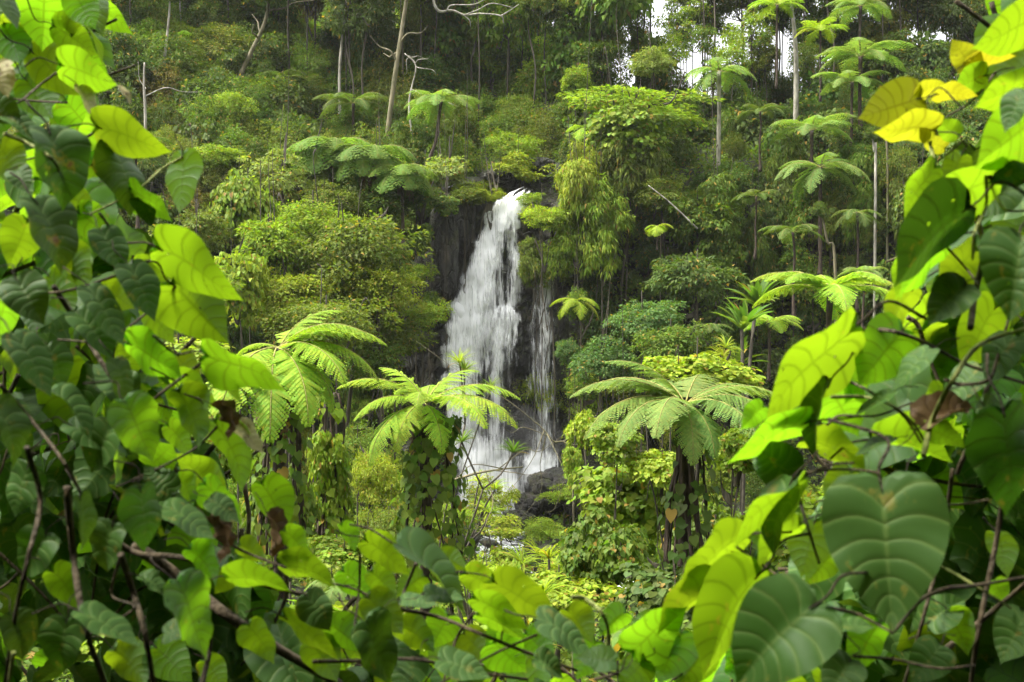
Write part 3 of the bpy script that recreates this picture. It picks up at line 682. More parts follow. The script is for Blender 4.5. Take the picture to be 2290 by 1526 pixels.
# undergrowth: ground cover over slope, cliff and valley floor
P4 = gV[gF]; ctr = P4.mean(1); ar = np.linalg.norm(np.cross(P4[:, 2] - P4[:, 0], P4[:, 3] - P4[:, 1]), axis=1) / 2
vis = (ctr[:, 1] > 2) & (ctr[:, 1] < 118) & (np.abs(ctr[:, 0]) < ctr[:, 1] * .52 + 2)
vis &= sdist(ctr[:, 0], ctr[:, 1]) > 1.7
wgt = ar * vis * np.clip(60 / np.maximum(ctr[:, 1], 8), .7, 3) * (ctr[:, 1] > 2)
def cover(n, lpc, tpl, size, r, colr, seed, name='undergrowth', wmask=None, droop=.4):
    rg = np.random.default_rng(seed); w = wgt if wmask is None else wgt * wmask
    k = rg.choice(len(ctr), n, p=w / w.sum()); q = P4[k]; u, v = rg.random((2, n, 1))
    C = (q[:, 0] * (1 - u) + q[:, 1] * u) * (1 - v) + (q[:, 3] * (1 - u) + q[:, 2] * u) * v
    nrm = norm(np.cross(q[:, 1] - q[:, 0], q[:, 3] - q[:, 0])); nrm *= np.sign(nrm[:, 2:3] + 1e-6)
    C = C + nrm * rg.uniform(.05, .5, (n, 1))
    keep = ~((np.abs(C[:, 0] + .6) < 5.2) & (C[:, 1] > 68) & (C[:, 2] < 7.5)); C, nrm = C[keep], nrm[keep]
    b = Bag(); b.add(*spray(rg, C, nrm, lpc, r, tpl, size, droop)[:2], 0, None)
    V, F, a = spray(rg, C, nrm, lpc, r, tpl, size, droop)
    b = Bag(); b.add(V, F, 0, a)
    o = put(name, b.mesh(name, [M_HEART if tpl == 'heart' else M_FOL]), color=colr); tag(o, kind='stuff')
cover(11000, 14, 'mid', .30, 1.0, C_MID, 1)
cover(5200, 11, 'heart', .28, .9, C_MID, 2, 'creeping_undergrowth', droop=1.0)
cover(4200, 14, 'fine', .34, .95, C_OLIVE, 3)
cover(2600, 9, 'heart', .15, .35, C_MID, 4, 'creeping_undergrowth', (ctr[:, 1] < 16).astype(float), 1.0)
# creepers on the rock close to the fall
def cliff_tuft(px, py, rx, ry, kd, colr, label):
    p = at(px, py, 72.); Yc = cliffY(p.x, p.z) - .25
    return plant_px(kd, px, py, rx, ry, colr, label, Y=Yc, trunk=False, name='shrub', cat='shrub', base=at(px, py + ry, Yc).z)
for a in [(905, 520, 45, 60, 'bamboo', C_OLIVE, 'hanging olive growth on the rock left of the stone pillar'), (945, 470, 40, 30, 'heart', C_MID, 'creeper on top of the stone pillar left of the fall'),
          (1040, 440, 55, 28, 'loose', C_YEL, 'yellowish twigs overhanging the rock left of the lip'), (1085, 425, 45, 25, 'mid', C_OLIVE, 'olive tuft hanging over the water at the lip'),
          (1000, 610, 22, 25, 'heart', C_MID, 'small creeper on the dark rock beside the main stream'), (1150, 480, 20, 14, 'fine', C_MID, 'mossy twig crossing the top of the white water'),
          (940, 560, 26, 50, 'heart', C_OLIVE, 'creeper trailing down the rock face left of the fall'), (1300, 620, 45, 45, 'loose', C_OLIVE, 'dry twiggy bush right of the thin strand'),
          (1285, 560, 40, 50, 'bamboo', C_MID, 'drooping tuft above the dry twiggy bush'), (1330, 640, 50, 60, 'mid', C_DARK, 'dark shrub in the shade right of the thin strand'),
          (880, 450, 50, 45, 'heart', C_DARK, 'dark creeper on the cliff top left of the pillar')]: cliff_tuft(*a)

# ------------------------------------------------------------------ ferns
def frond_mesh(name, a0, a1, np_, npl, wid=.30, dead=False, seed=0, pn=.088):
    rg = np.random.default_rng(seed); b = Bag()
    n = 40; s = np.linspace(0, 1, n); ang = np.radians(a0 + (a1 - a0) * s ** 1.25)
    ds = 1 / (n - 1); y = np.concatenate([[0], np.cumsum(np.cos(ang[:-1]) * ds)]); z = np.concatenate([[0], np.cumsum(np.sin(ang[:-1]) * ds)])
    P = np.stack([0.02 * np.sin(s * 3 + seed), y, z], -1)
    b.add(*tube(P[::3], np.linspace(.008, .0015, len(P[::3])), 5), 1)
    pos = np.linspace(.13, .985, np_)
    C = []; D = []; N = []; S = []
    for t in pos:
        i = min(int(t * (n - 1)), n - 2); p = P[i] + (P[i + 1] - P[i]) * (t * (n - 1) - i)
        tan = np.array([0, math.cos(ang[i]), math.sin(ang[i])]); nor = np.array([0, -math.sin(ang[i]), math.cos(ang[i])])
        q = (t - .13) / .87; lp = wid * (min(1, .35 + q * 2.6)) * (1 - max(0, q - .3) / .7) ** .75 * (1 + rg.normal() * .05) + .012
        for sg in (-1, 1):
            fw = math.radians(18 + 35 * q + rg.normal() * 4); dr = math.radians(12 + rg.normal() * 5)
            dd = np.array([sg * math.cos(fw), 0, 0]) + tan * math.sin(fw) - nor * math.sin(dr)
            dd /= np.linalg.norm(dd)
            m = max(3, int(npl * lp / wid + 1))
            for k in range(m):
                f = (k + .5) / m; pl = pn * wid * (1 - f) ** .45 * (1.1 if lp > .1 else .8) + .006
                base = p + dd * lp * f - nor * (lp * f * f * .18)
                side = np.cross(nor, dd)
                for s2 in (-1, 1):
                    v = side * s2 + dd * .55; C.append(base); D.append(v - nor * .15); N.append(nor); S.append(pl)
            C.append(p + dd * lp * .93); D.append(dd); N.append(nor); S.append(.05 * wid + .004)
    tv = np.array([(0, 0, 0), (-.27, .4, .03), (.27, .4, .03), (0, 1.08, -.08)]); tv[:, 0] *= 1.55 * (14 / npl) ** .5 * .088 / pn * 1.5
    V, F = scatter(tv, [np.array([(0, 2, 3, 1)])], frames(np.array(D), np.array(N)), np.array(S), np.array(C))
    a = np.repeat(rg.uniform(.35, .65, len(S)), 4); b.add(V, F, 0, a)
    return b.mesh(name, [M_DEADF if dead else M_FERN, M_DEADF if dead else M_RACHIS])
ARCH = [(38, -38), (22, -62), (-2, -84), (58, -10)]
FN = [frond_mesh('frond', *a, 24, 13, wid=.265, seed=i) for i, a in enumerate(ARCH)]
FF = [frond_mesh('frond', *a, 17, 7, wid=.31, seed=i, pn=.12) for i, a in enumerate(ARCH)]
FW = [frond_mesh('frond', *a, 12, 7, wid=.5, seed=i + 9, pn=.14) for i, a in enumerate(ARCH)]
FDEAD = frond_mesh('frond', -55, -92, 14, 5, wid=.22, dead=True)
def fern_trunk(hgt, r, mat, lean=(0, 0), seed=0):
    rg = np.random.default_rng(seed); b = Bag(); m = 9
    P = smoothline([(lean[0] * (1 - f) ** 2 + rg.normal() * .03, lean[1] * (1 - f) ** 2 + rg.normal() * .03, -hgt * (1 - f)) for f in np.linspace(0, 1, 5)], 5)
    b.add(*tube(P, r * np.interp(np.linspace(0, 1, len(P)), [0, .2, .9, 1], [1.5, 1.0, .85, 1.1]) * (1 + .1 * rg.normal(size=len(P))), m))
    return b.mesh('trunk', [mat])
def fern(px, py, span, Y, label, set_=FF, n=11, colr=C_BRT, bark=M_FIBRE, fr=None, r=None, dead=0, lean=(0, 0), name='tree_fern', arch=(0, 1, 1, 0, 2), tilt=(0, 0), group=None, ht=None):
    c = at(px, py, Y); L = span / 2 / FPX * Y / .88
    gz = min(h1(c.x, c.y), c.z - .3) if ht is None else c.z - ht
    o = empty(name, (c.x + lean[0], c.y + lean[1], gz), label, 'tree fern' if name == 'tree_fern' else 'fern', group)
    top = Vector((-lean[0], -lean[1], c.z - gz))
    put('trunk', fern_trunk(c.z - gz, r or L * .038, bark, lean, int(px)), o, top)
    if fr is None:
        a0 = rs(0, 360); fr = [(a0 + 360 / n * i + rs(-12, 12), arch[i % len(arch)], rs(.85, 1.08)) for i in range(n)]
        fr += [(rs(0, 360), -1, rs(.6, .8)) for _ in range(dead)]
    for az, v, s in fr:
        me = FDEAD if v == -1 else set_[v]
        q = put('frond', me, o, top, (R(tilt[0] + rs(-5, 5)), R(tilt[1] + rs(-5, 5)), R(az - 90)), (L * s,) * 3, vary(colr, .12))
        if v == -1: q['label'] = 'dead brown hanging frond'
    return o
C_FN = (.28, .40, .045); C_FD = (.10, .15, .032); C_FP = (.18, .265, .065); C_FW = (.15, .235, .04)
fern(952, 902, 385, 20, 'tree fern in the middle with creeper-clad trunk in front of the waterfall', FN, colr=C_FN, r=.13, fr=[
    (178, 0, 1.0), (150, 3, .7), (205, 1, .85), (222, 2, 1.0), (245, 2, .8), (268, 0, .75), (292, 2, .75), (315, 1, 1.0), (338, 1, 1.12), (2, 0, 1.05), (40, 3, .8), (90, 0, .8), (120, 0, .8), (235, -1, .55), (320, -1, .7)])
fern(624, 778, 460, 18, 'leaning tree fern on the left with long fronds arching to the right', FN, colr=C_FN, r=.13, lean=(-.15, .1), fr=[
    (15, 0, 1.0), (-18, 0, .95), (-40, 1, .95), (-5, 1, 1.0), (-60, 2, 1.05), (-85, 2, 1.15), (-110, 2, 1.2), (40, 3, .75), (80, 0, .7), (170, 1, .45), (215, 2, .5), (-30, 2, .85), (-70, -1, .8), (-130, -1, .7)])
fern(1532, 905, 490, 16, 'broad tree fern on the right whose grey-green fronds droop over the creeper mound', FN, colr=C_FP, r=.12, fr=[
    (180, 0, 1.0), (200, 1, 1.0), (222, 1, .95), (245, 1, .9), (268, 2, .75), (285, 2, .7), (305, 1, .9), (330, 1, .9), (355, 0, .9), (25, 0, .8), (70, 0, .85), (110, 0, .9), (150, 0, .95), (190, 3, .8)])
fern(1855, 655, 330, 34, 'bright flat-topped tree fern framed by the right-hand vine', FN, 13, C_FN, arch=(0, 0, 1))
fern(1608, 160, 175, 76, 'tree fern with a long white trunk on the right-hand cliff', FF, 12, C_FP, M_PALE, r=.16, arch=(0, 1, 1, 2), dead=1, ht=8.6)
fern(1835, 375, 210, 70, 'lower of the two stacked tree ferns on the right cliff', FF, 12, C_FP, arch=(1, 1, 2, 0), ht=7)
fern(1815, 292, 200, 72, 'upper of the two stacked tree ferns on the right cliff', FF, 10, C_FP, arch=(0, 1, 0), ht=7)
fern(1925, 128, 210, 74, 'tall tree fern with flat spreading fronds left of the yellow leaves', FF, 12, C_FP, arch=(0, 0, 1), ht=7)
fern(1905, 185, 175, 73, 'tree fern just beneath the tall flat-topped one', FF, 11, C_FP, arch=(0, 1), ht=6)
fern(1925, 15, 160, 79, 'tree fern at the top edge right of the sky gaps', FF, 11, C_FP, arch=(1, 0, 1), ht=6)
fern(1835, 68, 120, 78, 'small yellow-green tree fern below the top edge', FF, 10, C_LIME, arch=(0, 1), ht=5)
fern(1738, 12, 130, 80, 'tree fern beside the thick white trunk at the top edge', FF, 10, C_FN, arch=(0, 1), ht=6)
fern(985, 228, 190, 77, 'tree fern with a slanting trunk standing alone above the waterfall', FF, 13, C_FP, arch=(0, 1, 1), lean=(-1.2, 0), ht=5)
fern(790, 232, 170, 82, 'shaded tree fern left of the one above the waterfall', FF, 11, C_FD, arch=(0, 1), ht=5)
fern(405, 92, 120, 88, 'small flat tree fern on a thin trunk in the upper left forest', FF, 10, C_FN, arch=(0, 0, 1), ht=7)
fern(432, 245, 80, 80, 'little yellow fern on the upper left slope', FF, 8, C_LIME, arch=(0, 1), ht=3)
for i, (px, py, sp, l) in enumerate([(738, 322, 215, 'leftmost'), (825, 338, 225, 'middle'), (900, 380, 175, 'rightmost')]):
    fern(px, py, sp, 70 - i, f'{l} of three broad-fronded drooping tree ferns on the left bank', FW, 17, C_FW, arch=(1, 2, 2, 1, 2), dead=6, ht=5)
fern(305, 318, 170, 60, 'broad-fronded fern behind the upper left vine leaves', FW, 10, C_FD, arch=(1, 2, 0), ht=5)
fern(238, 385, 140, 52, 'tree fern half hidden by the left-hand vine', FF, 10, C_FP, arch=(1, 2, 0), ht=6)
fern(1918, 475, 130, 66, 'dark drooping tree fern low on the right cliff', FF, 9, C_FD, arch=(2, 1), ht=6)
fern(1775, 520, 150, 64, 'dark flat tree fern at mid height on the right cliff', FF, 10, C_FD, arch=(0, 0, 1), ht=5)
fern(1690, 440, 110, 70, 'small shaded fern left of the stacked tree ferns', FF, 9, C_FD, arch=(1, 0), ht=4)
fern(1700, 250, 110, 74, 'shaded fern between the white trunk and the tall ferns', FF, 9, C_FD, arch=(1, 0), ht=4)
fern(1290, 672, 120, 66, 'yellow-green fern drooping from the rock right of the fall', FF, 10, C_LIME, arch=(1, 2), name='fern', ht=1.2)
fern(1720, 722, 150, 56, 'green fern above the strap-leaved clump', FF, 10, C_FN, arch=(0, 1), ht=3, name='fern')
fern(1985, 815, 190, 24, 'pale fern seen between the leaves of the right-hand vine', FN, 10, C_FP, arch=(0, 1), ht=3)
fern(1930, 610, 120, 44, 'pale fern beyond the flat-topped tree fern', FF, 10, C_FP, arch=(0, 1), ht=4)
fern(760, 1300, 160, 13, 'fern tip poking above the bottom vine leaves', FN, 9, C_FP, arch=(1, 2, 1), ht=2, name='fern')
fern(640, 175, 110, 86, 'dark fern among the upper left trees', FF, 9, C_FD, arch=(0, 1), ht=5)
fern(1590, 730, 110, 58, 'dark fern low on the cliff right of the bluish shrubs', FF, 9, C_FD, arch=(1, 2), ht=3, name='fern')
fern(1310, 285, 90, 75, 'single pale fern on the creeper shoulder above the falls', FW, 6, C_FN, arch=(1, 2), ht=2, name='fern')
fern(1470, 505, 70, 68, 'small bright fern on the shaded rock right of the falls', FW, 5, C_LIME, arch=(1, 2), ht=1.5, name='fern')
fern(330, 1335, 240, 9, 'fern glimpsed through the stems of the lower left thicket', FN, 9, C_FP, arch=(1, 0), ht=2, name='fern')

# creeper climbing trunks
def climber(px, y0, y1, Y, hw, n, label, colr, size=.17, nroot=10):
    rg = np.random.default_rng(int(px)); top = at(px, y0, Y); bot = at(px, y1, Y); o = empty('climbing_creeper', bot, label, 'creeper')
    t = rg.random(n); th = rg.uniform(np.pi, 2 * np.pi, n) + rg.normal(0, .4, n)
    rad = hw * (.7 + .5 * rg.random(n)) * (1 + .5 * t)
    C = np.stack([np.cos(th) * rad, np.sin(th) * rad, (top.z - bot.z) * (1 - t)], -1); C[:, 0] += (top.x - bot.x) * (1 - t)
    N = np.stack([np.cos(th), np.sin(th), .4 + 0 * th], -1) + rg.normal(size=(n, 3)) * .3
    D = np.stack([np.cos(th) * .4 + rg.normal(size=n) * .4, np.sin(th) * .3, -1 + 0 * th], -1)
    tv, tf = TL['heart']; V, F = scatter(tv, tf, frames(D, N), size * rg.uniform(.5, 1.2, n), C)
    b = Bag(); b.add(V, F, 0, np.repeat(rg.uniform(.1, .9, n), len(tv)))
    put('foliage', b.mesh('foliage', [M_HEART]), o, color=colr)
    b = Bag()
    for k in range(nroot):
        a = rg.uniform(0, 6.28); ln = top.z - bot.z
        P = smoothline([(math.cos(a + q * .8) * hw * (.5 + .8 * q) + rg.normal() * .03 + (top.x - bot.x) * (1 - q), math.sin(a + q * .8) * hw * (.5 + .8 * q), ln * (1 - q)) for q in np.linspace(0, 1, 6)], 4)
        b.add(*tube(P, rg.uniform(.01, .035) * size / .17, 5))
    put('stem', b.mesh('stem', [M_FIBRE]), o)
climber(965, 925, 1270, 19.9, .46, 460, 'heart-leaved creeper and brown roots wrapped round the middle tree fern trunk', C_MID)
climber(630, 800, 1230, 17.9, .30, 220, 'heart-leaved creeper climbing the leaning tree fern trunk', C_MID)
climber(745, 880, 1200, 21, .26, 120, 'creeper strands on the dark stump between the near tree ferns', C_BRT)
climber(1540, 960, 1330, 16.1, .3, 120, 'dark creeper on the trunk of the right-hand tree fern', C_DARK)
# ------------------------------------------------------------------ strap-leaved plants
def rosette_mesh(seed, n, w, droop, up=.75):
    rg = np.random.default_rng(seed); b = Bag()
    for k in range(n):
        a = rg.uniform(0, 6.28); e = rg.uniform(.15, up) * 1.5; L = rg.uniform(.7, 1.05); m = 7
        s = np.linspace(0, 1, m); an = e - droop * s ** 1.6
        y = np.concatenate([[0], np.cumsum(np.cos(an[:-1])) / (m - 1)]) * L; z = np.concatenate([[0], np.cumsum(np.sin(an[:-1])) / (m - 1)]) * L
        hw = w * np.interp(s, [0, .3, .7, 1], [.5, 1, .8, .05])
        X = np.stack([np.stack([-hw, y, z + hw * .5], -1), np.stack([0 * hw, y, z], -1), np.stack([hw, y, z + hw * .5], -1)], 1).reshape(-1, 3)
        c, s_ = math.cos(a), math.sin(a); X = X @ np.array([[c, s_, 0], [-s_, c, 0], [0, 0, 1]])
        i = np.arange(m - 1) * 3; F = np.concatenate([np.stack([i, i + 1, i + 4, i + 3], -1), np.stack([i + 1, i + 2, i + 5, i + 4], -1)])
        b.add(X, F, 0, np.full(len(X), rg.uniform(.2, .8)))
    return b.mesh('rosette', [M_FOL])
RS = [rosette_mesh(1, 34, .035, .9), rosette_mesh(2, 34, .03, 1.3), rosette_mesh(3, 22, .08, .7, .95)]
STK = trunk_mesh(3, [], M_BARK, .05)
def strap(px, py, r, Y, label, v=0, colr=C_BRT, heads=1, name='strap_leaved_plant', rx=0):
    c = at(px, py, Y); s = r / FPX * Y; gz = min(h1(c.x, c.y), c.z - .4)
    o = empty(name, (c.x, c.y, gz), label, 'plant')
    for k in range(heads):
        q = Vector((rs(-1, 1), rs(-1, 1), rs(-.7, .7))) * s * (1.4 if heads > 1 else 0)
        put('rosette', RS[v], o, Vector((0, 0, c.z - gz)) + q, (rs(-.3, .3), rs(-.3, .3), rs(0, 6)), (s,) * 3, vary(colr))
        if heads > 1:
            b = Bag(); b.add(*tube(smoothline([Vector((0, 0, c.z - gz)) + q, Vector((q.x * .6, q.y * .6, c.z - gz + q.z - s * .9)), Vector((0, 0, c.z - gz - s * 2.2))], 4), s * .045, 5)); put('stem', b.mesh('stem', [M_BARK]), o)
    hz_ = c.z - gz - (s * 2.2 if heads > 1 else 0)
    if hz_ > .1:
        b = Bag(); b.add(*tube(smoothline([(rx / FPX * Y, .3, -.1), (rx / FPX * Y * .9, .2, hz_ * .5), (0, 0, hz_)], 6), s * .05, 6)); put('stem', b.mesh('stem', [M_BARK]), o)
strap(1040, 848, 46, 30, 'spiky bright green rosette in front of the lower falls', 0, C_BRT, 2, rx=-70)
strap(1098, 868, 36, 30, 'smaller spiky rosette right of the one before the lower falls', 0, C_MID, rx=-120)
strap(1080, 985, 50, 26, 'spiky rosette behind the drooping fronds of the middle tree fern', 0, C_MID, 2, rx=-100)
strap(1665, 775, 95, 52, 'clump of broad dark strap leaves under the right cliff', 2, C_MID, 3)
strap(1560, 815, 46, 34, 'branching yellow-green screw pine above the right-hand tree fern', 1, C_YEL, 7)
strap(1660, 830, 40, 33, 'screw pine heads right of the branching one', 1, C_YEL, 4)
strap(1175, 1250, 60, 34, 'bright spiky clump on the near bank of the stream', 1, C_LIME, 6)
strap(1050, 1110, 46, 40, 'pale spiky clump left of the yellow-green bush', 1, C_LIME, 4, rx=-50)
strap(518, 138, 26, 85, 'yellow-green bird nest fern perched on the slanting mossy trunk', 0, C_LIME)
strap(1190, 1395, 90, 14, 'spiky plant glimpsed low behind the bottom vine leaves', 1, C_BRT, 4)
strap(1230, 1290, 70, 24, 'light spiky clump beside the creeper bank below the stream', 1, C_LIME, 5)
strap(1785, 1330, 70, 12, 'strappy plant behind the pale folded heart leaf', 1, C_MID, 2)

# ------------------------------------------------------------------ bare trunks and dry branches
def bare(pts, w, Y, label, mat, crown_r=0, kd='loose', colr=C_DARK, twigs=0, cat='tree', name='tree', extra=(), ground=True):
    P = [at(x, y, Y) for x, y in pts]; low = P[-1] if P[-1].z < P[0].z else P[0]
    gz = min(h1(low.x, low.y), low.z) if ground else low.z; o = empty(name, (low.x, low.y, gz), label, cat); B = Vector(o.location)
    Q = [p - B for p in P]
    if P[-1].z < P[0].z: Q = Q + [Vector((0, 0, 0))] if Q[-1].z > .1 else Q; Q = Q[::-1]
    S = smoothline(Q, 6); r = w / 2 / FPX * Y
    b = Bag(); b.add(*tube(S, np.linspace(r * 1.25, r * .6, len(S)), 7)); put('trunk', b.mesh('trunk', [mat]), o)
    rg = np.random.default_rng(int(pts[0][0]))
    for k in range(twigs):
        st = S[int(len(S) * rg.uniform(.35, .95))]; dv = rg.normal(size=3) * (1, .5, .7) * 1.3
        T = smoothline([st, st + dv * .5 + rg.normal(size=3) * .15, st + dv + (0, 0, -.2), st + dv * 1.5 + rg.normal(size=3) * .3], 5)
        b = Bag(); b.add(*tube(T, np.linspace(r * .55, r * .12, len(T)), 5)); put('branch', b.mesh('branch', [mat]), o)
    for ex in extra:
        T = smoothline([at(x, y, Y + .1 * k) - B for k, (x, y) in enumerate(ex[1])], 6)
        b = Bag(); b.add(*tube(T, np.linspace(ex[0] / 2 / FPX * Y, ex[0] / 6 / FPX * Y, len(T)), 6)); put('branch', b.mesh('branch', [M_PALE]), o)
    if crown_r:
        v = KIND[kd][0]; put('crown', v[0], o, S[-1], (0, 0, 1), (crown_r,) * 3, colr)
bare([(778, -40), (772, 30), (760, 152)], 6.5, 86, 'slender tree with a pale bare trunk left of centre in the upper forest', M_PALE, 2.2)
bare([(606, -30), (592, 50), (560, 120), (528, 190), (505, 260)], 10, 85, 'slanting mossy grey trunk in the upper left forest', M_MOSS, 2.6, twigs=3)
bare([(918, -70), (912, -20), (900, 60), (882, 180), (866, 310)], 11, 80, 'mossy upright trunk hung with pale twigs left of the tree fern above the fall', M_MOSS, 2.4, twigs=6, extra=[(8, [(918, -60), (962, -20), (972, 12), (985, 26), (1012, 24), (1040, 34), (1075, 31), (1120, 36), (1126, 52)]), (4, [(1040, 34), (1070, 22), (1100, 8), (1150, 18)]),
    (4, [(1000, 24), (1010, 12), (1060, 10), (1090, -5)]), (3.5, [(1120, 36), (1140, 24), (1160, 10)]), (3, [(1035, 33), (1050, 46), (1052, 60)])])
bare([(323, 140), (322, 190), (325, 262)], 6, 72, 'short thin white trunk beside the upper left vine', M_PALE, .0, twigs=2)
bare([(382, -20), (376, 60), (368, 130), (364, 215)], 7, 83, 'thin leaning pale trunk right of the short white one', M_PALE, 1.5)
bare([(400, -30), (404, 40), (408, 95)], 4, 90, 'very thin straight trunk at the top edge of the upper left forest', M_PALE, 1.2)
bare([(1768, -30), (1772, 30), (1777, 80), (1780, 150)], 10, 82, 'thick white trunk at the top edge right of the sky gaps', M_PALE, 2.0)
bare([(1962, 230), (1972, 300), (1985, 372)], 5, 70, 'thin dark-banded trunk behind the yellow leaves', M_MOSS, .8)
bare([(1950, 300), (1955, 340), (1958, 380)], 6, 69, 'short pale trunk left of the dark-banded one', M_PALE, .6)
bare([(1836, 470), (1850, 540), (1868, 610)], 7, 66, 'grey slanting trunk low on the right cliff', M_MOSS, .8)
bare([(905, 120), (930, 150), (915, 230), (925, 330)], 4, 79.5, 'tangle of thin pale lianas hanging beside the mossy upright trunk', M_PALE, 0, twigs=7, cat='liana', name='liana', ground=False)
bare([(1450, 415), (1500, 455), (1560, 512)], 3.5, 69.5, 'fallen pale stick lying across the cliff right of the bamboo', M_PALE, 0, cat='branch', name='dry_branch', ground=False)
bare([(1200, 945), (1235, 985), (1280, 1060)], 4, 27, 'dry leafless brown bush left of the lime creeper column', M_MOSS, 0, twigs=8, cat='shrub', name='dry_shrub')
bare([(1170, 1045), (1120, 1050), (1070, 1058), (1010, 1075)], 5, 30, 'mossy dead branch crossing in front of the foot of the falls', M_MOSS, 0, twigs=4, cat='branch', name='dry_branch', ground=False)

# ------------------------------------------------------------------ foreground vine leaves
EDGE = np.array([(0, 0, -.01), (.04, .15, -.14), (.09, .34, -.12), (.15, .46, .02), (.22, .49, .2), (.33, .455, .42), (.45, .37, .61), (.6, .24, .79), (.75, .115, .91), (.9, .032, 1.0), (1, 0, 1.07)])
def leaf_grid(seed, fold, bend, wave, cup, twist=0., crumple=0., nt_=23, ns_=6, jag=.0):
    """heart leaf: base notch at the origin, tip on +Y, upper face on +Z"""
    rg = np.random.default_rng(seed)
    t = np.linspace(0, 1, nt_); s = np.linspace(0, 1, ns_)
    ex = np.interp(t, EDGE[:, 0], EDGE[:, 1]); ey = np.interp(t, EDGE[:, 0], EDGE[:, 2])
    ex = np.convolve(np.pad(ex, 1, 'edge'), [.2, .6, .2], 'valid'); ex[0] = ex[-1] = 0
    S = np.concatenate([-s[:0:-1], s]); V = []; UV = []
    jl = 1 - jag * np.abs(rg.normal(size=(2, nt_))) 
    for i in range(nt_):
        for q in S:
            a = abs(q); e = ex[i] * (jl[0 if q < 0 else 1, i] if a > .7 else 1)
            x = e * a; y = t[i] * 1.04 * (1 - a) + (ey[i]) * a - .085 * math.sin(a * math.pi) * (1 - .75 * t[i])
            V.append((math.copysign(x, q), y)); UV.append((q * .5 + .5, t[i]))
    V = np.array(V); x, y = V[:, 0], V[:, 1]; ax = np.abs(x)
    ph = rg.uniform(0, 6.28, 4); asym = 1 + .12 * np.sign(x) * rg.choice([-1, 1])
    z = fold * ax * asym - cup * ax ** 2 * 2 + wave * ax * np.sin(y * 9 + ph[0] + np.sign(x) * ph[1]) * 1.5 + .03 * np.sin(y * 5 + ph[2])
    if crumple: z = z + crumple * fbm(np.stack([x * 5, y * 5, 0 * x + seed], -1), 3, seed)
    # bend along the length into a circular arc
    k = bend * .6 if abs(bend) > 1e-3 else 1e-3
    yy = np.sin(k * y) / k - z * np.sin(k * y) * -1; zz = -(1 - np.cos(k * y)) / k + z * np.cos(k * y)
    tw = twist * y; X = x * np.cos(tw) - (zz * 0 + z * 0) ; 
    P = np.stack([x * np.cos(tw), yy, zz + x * np.sin(tw)], -1)
    m = len(S); i = (np.arange(nt_ - 1)[:, None] * m + np.arange(m - 1)[None]).ravel()
    return P, np.stack([i, i + 1, i + m + 1, i + m], -1), np.array(UV)
LV = [leaf_grid(i, *p) for i, p in enumerate([(.18, .35, .05, .1, 0), (.35, .6, .06, .15, .1), (.10, .2, .04, .05, -.1), (.28, .9, .08, .2, .15), (.05, .45, .07, .25, -.2), (.45, .5, .05, .1, .1), (.2, -.15, .06, .12, .0), (.3, .7, .10, .1, -.25)])]
LDEAD = [leaf_grid(20 + i, .9, 1.4, .15, -.2, .5, .10, jag=.25) for i in range(2)]
LJAG = [leaf_grid(30 + i, .25, .5, .08, .1, .1, 0, jag=.12) for i in range(2)]
LFILL = LV + LJAG + [leaf_grid(40 + i, .3, .9, .1, .1, .2, .03, jag=.06) for i in range(4)]
def leaf_mesh(G, mat, petiole=True, seed=0):
    P, F, UV = G
    return mesh('leaf', P, [F], [mat], uv=UV, attrs={'rnd': np.zeros(len(P))})
def petiole_mesh(seed):
    rg = np.random.default_rng(seed + 77); b = Bag()
    Q = smoothline([(0, .02, -.004), (rg.normal() * .04, -.18, -.02), (rg.normal() * .1, -.42, -.10), (rg.normal() * .15, -.62, -.25)], 5)
    b.add(*tube(Q, np.linspace(.011, .016, len(Q)), 6)); return b.mesh('petiole', [M_STEM])
PET = [petiole_mesh(k) for k in range(5)]
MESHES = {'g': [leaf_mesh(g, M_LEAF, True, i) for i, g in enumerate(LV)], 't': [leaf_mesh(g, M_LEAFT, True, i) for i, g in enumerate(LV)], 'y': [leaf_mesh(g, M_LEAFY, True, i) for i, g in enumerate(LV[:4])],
          'b': [leaf_mesh(g, M_LEAFD, True, i) for i, g in enumerate(LDEAD)], 'p': [leaf_mesh(g, M_LEAFP, True, i) for i, g in enumerate(LJAG)], 'j': [leaf_mesh(g, M_LEAF, True, i) for i, g in enumerate(LJAG)]}

ASP = .84
def leaf_frame(bx, by, tx, ty, w, d, seen, dd=0.):
    """3x3 frame, length: B base, T tip in pixels, w apparent width, seen 'u' underside / 't' top"""
    B = at(bx, by, d); T = at(tx, ty, d + dd); a = np.array(T - B); L0 = np.linalg.norm(a); toc = -np.array(B) / np.linalg.norm(np.array(B))
    wm = w / FPX * d; best = None
    if wm <= ASP * L0:
        rho = math.acos(max(.12, wm / (ASP * L0))); opts = [(a, rho), (a, -rho)]; L = L0
    else:
        L = wm / ASP; L = min(L, L0 * 1.9); q = math.sqrt(max(0, L * L - L0 * L0)); opts = [(a - toc * q, 0.), (a + toc * q, 0.)]
    for ax, rho in opts:
        y = ax / np.linalg.norm(ax); n = toc - y * toc.dot(y); n /= np.linalg.norm(n)
        x = np.cross(y, n); n2 = n * math.cos(rho) + x * math.sin(rho)
        N = n2 if seen == 't' else -n2
        if best is None or N[2] > best[0]: best = (N[2], y, N)
    _, y, N = best; x = np.cross(y, N)
    M = Matrix(((x[0], y[0], N[0]), (x[1], y[1], N[1]), (x[2], y[2], N[2])))
    return B, M, L
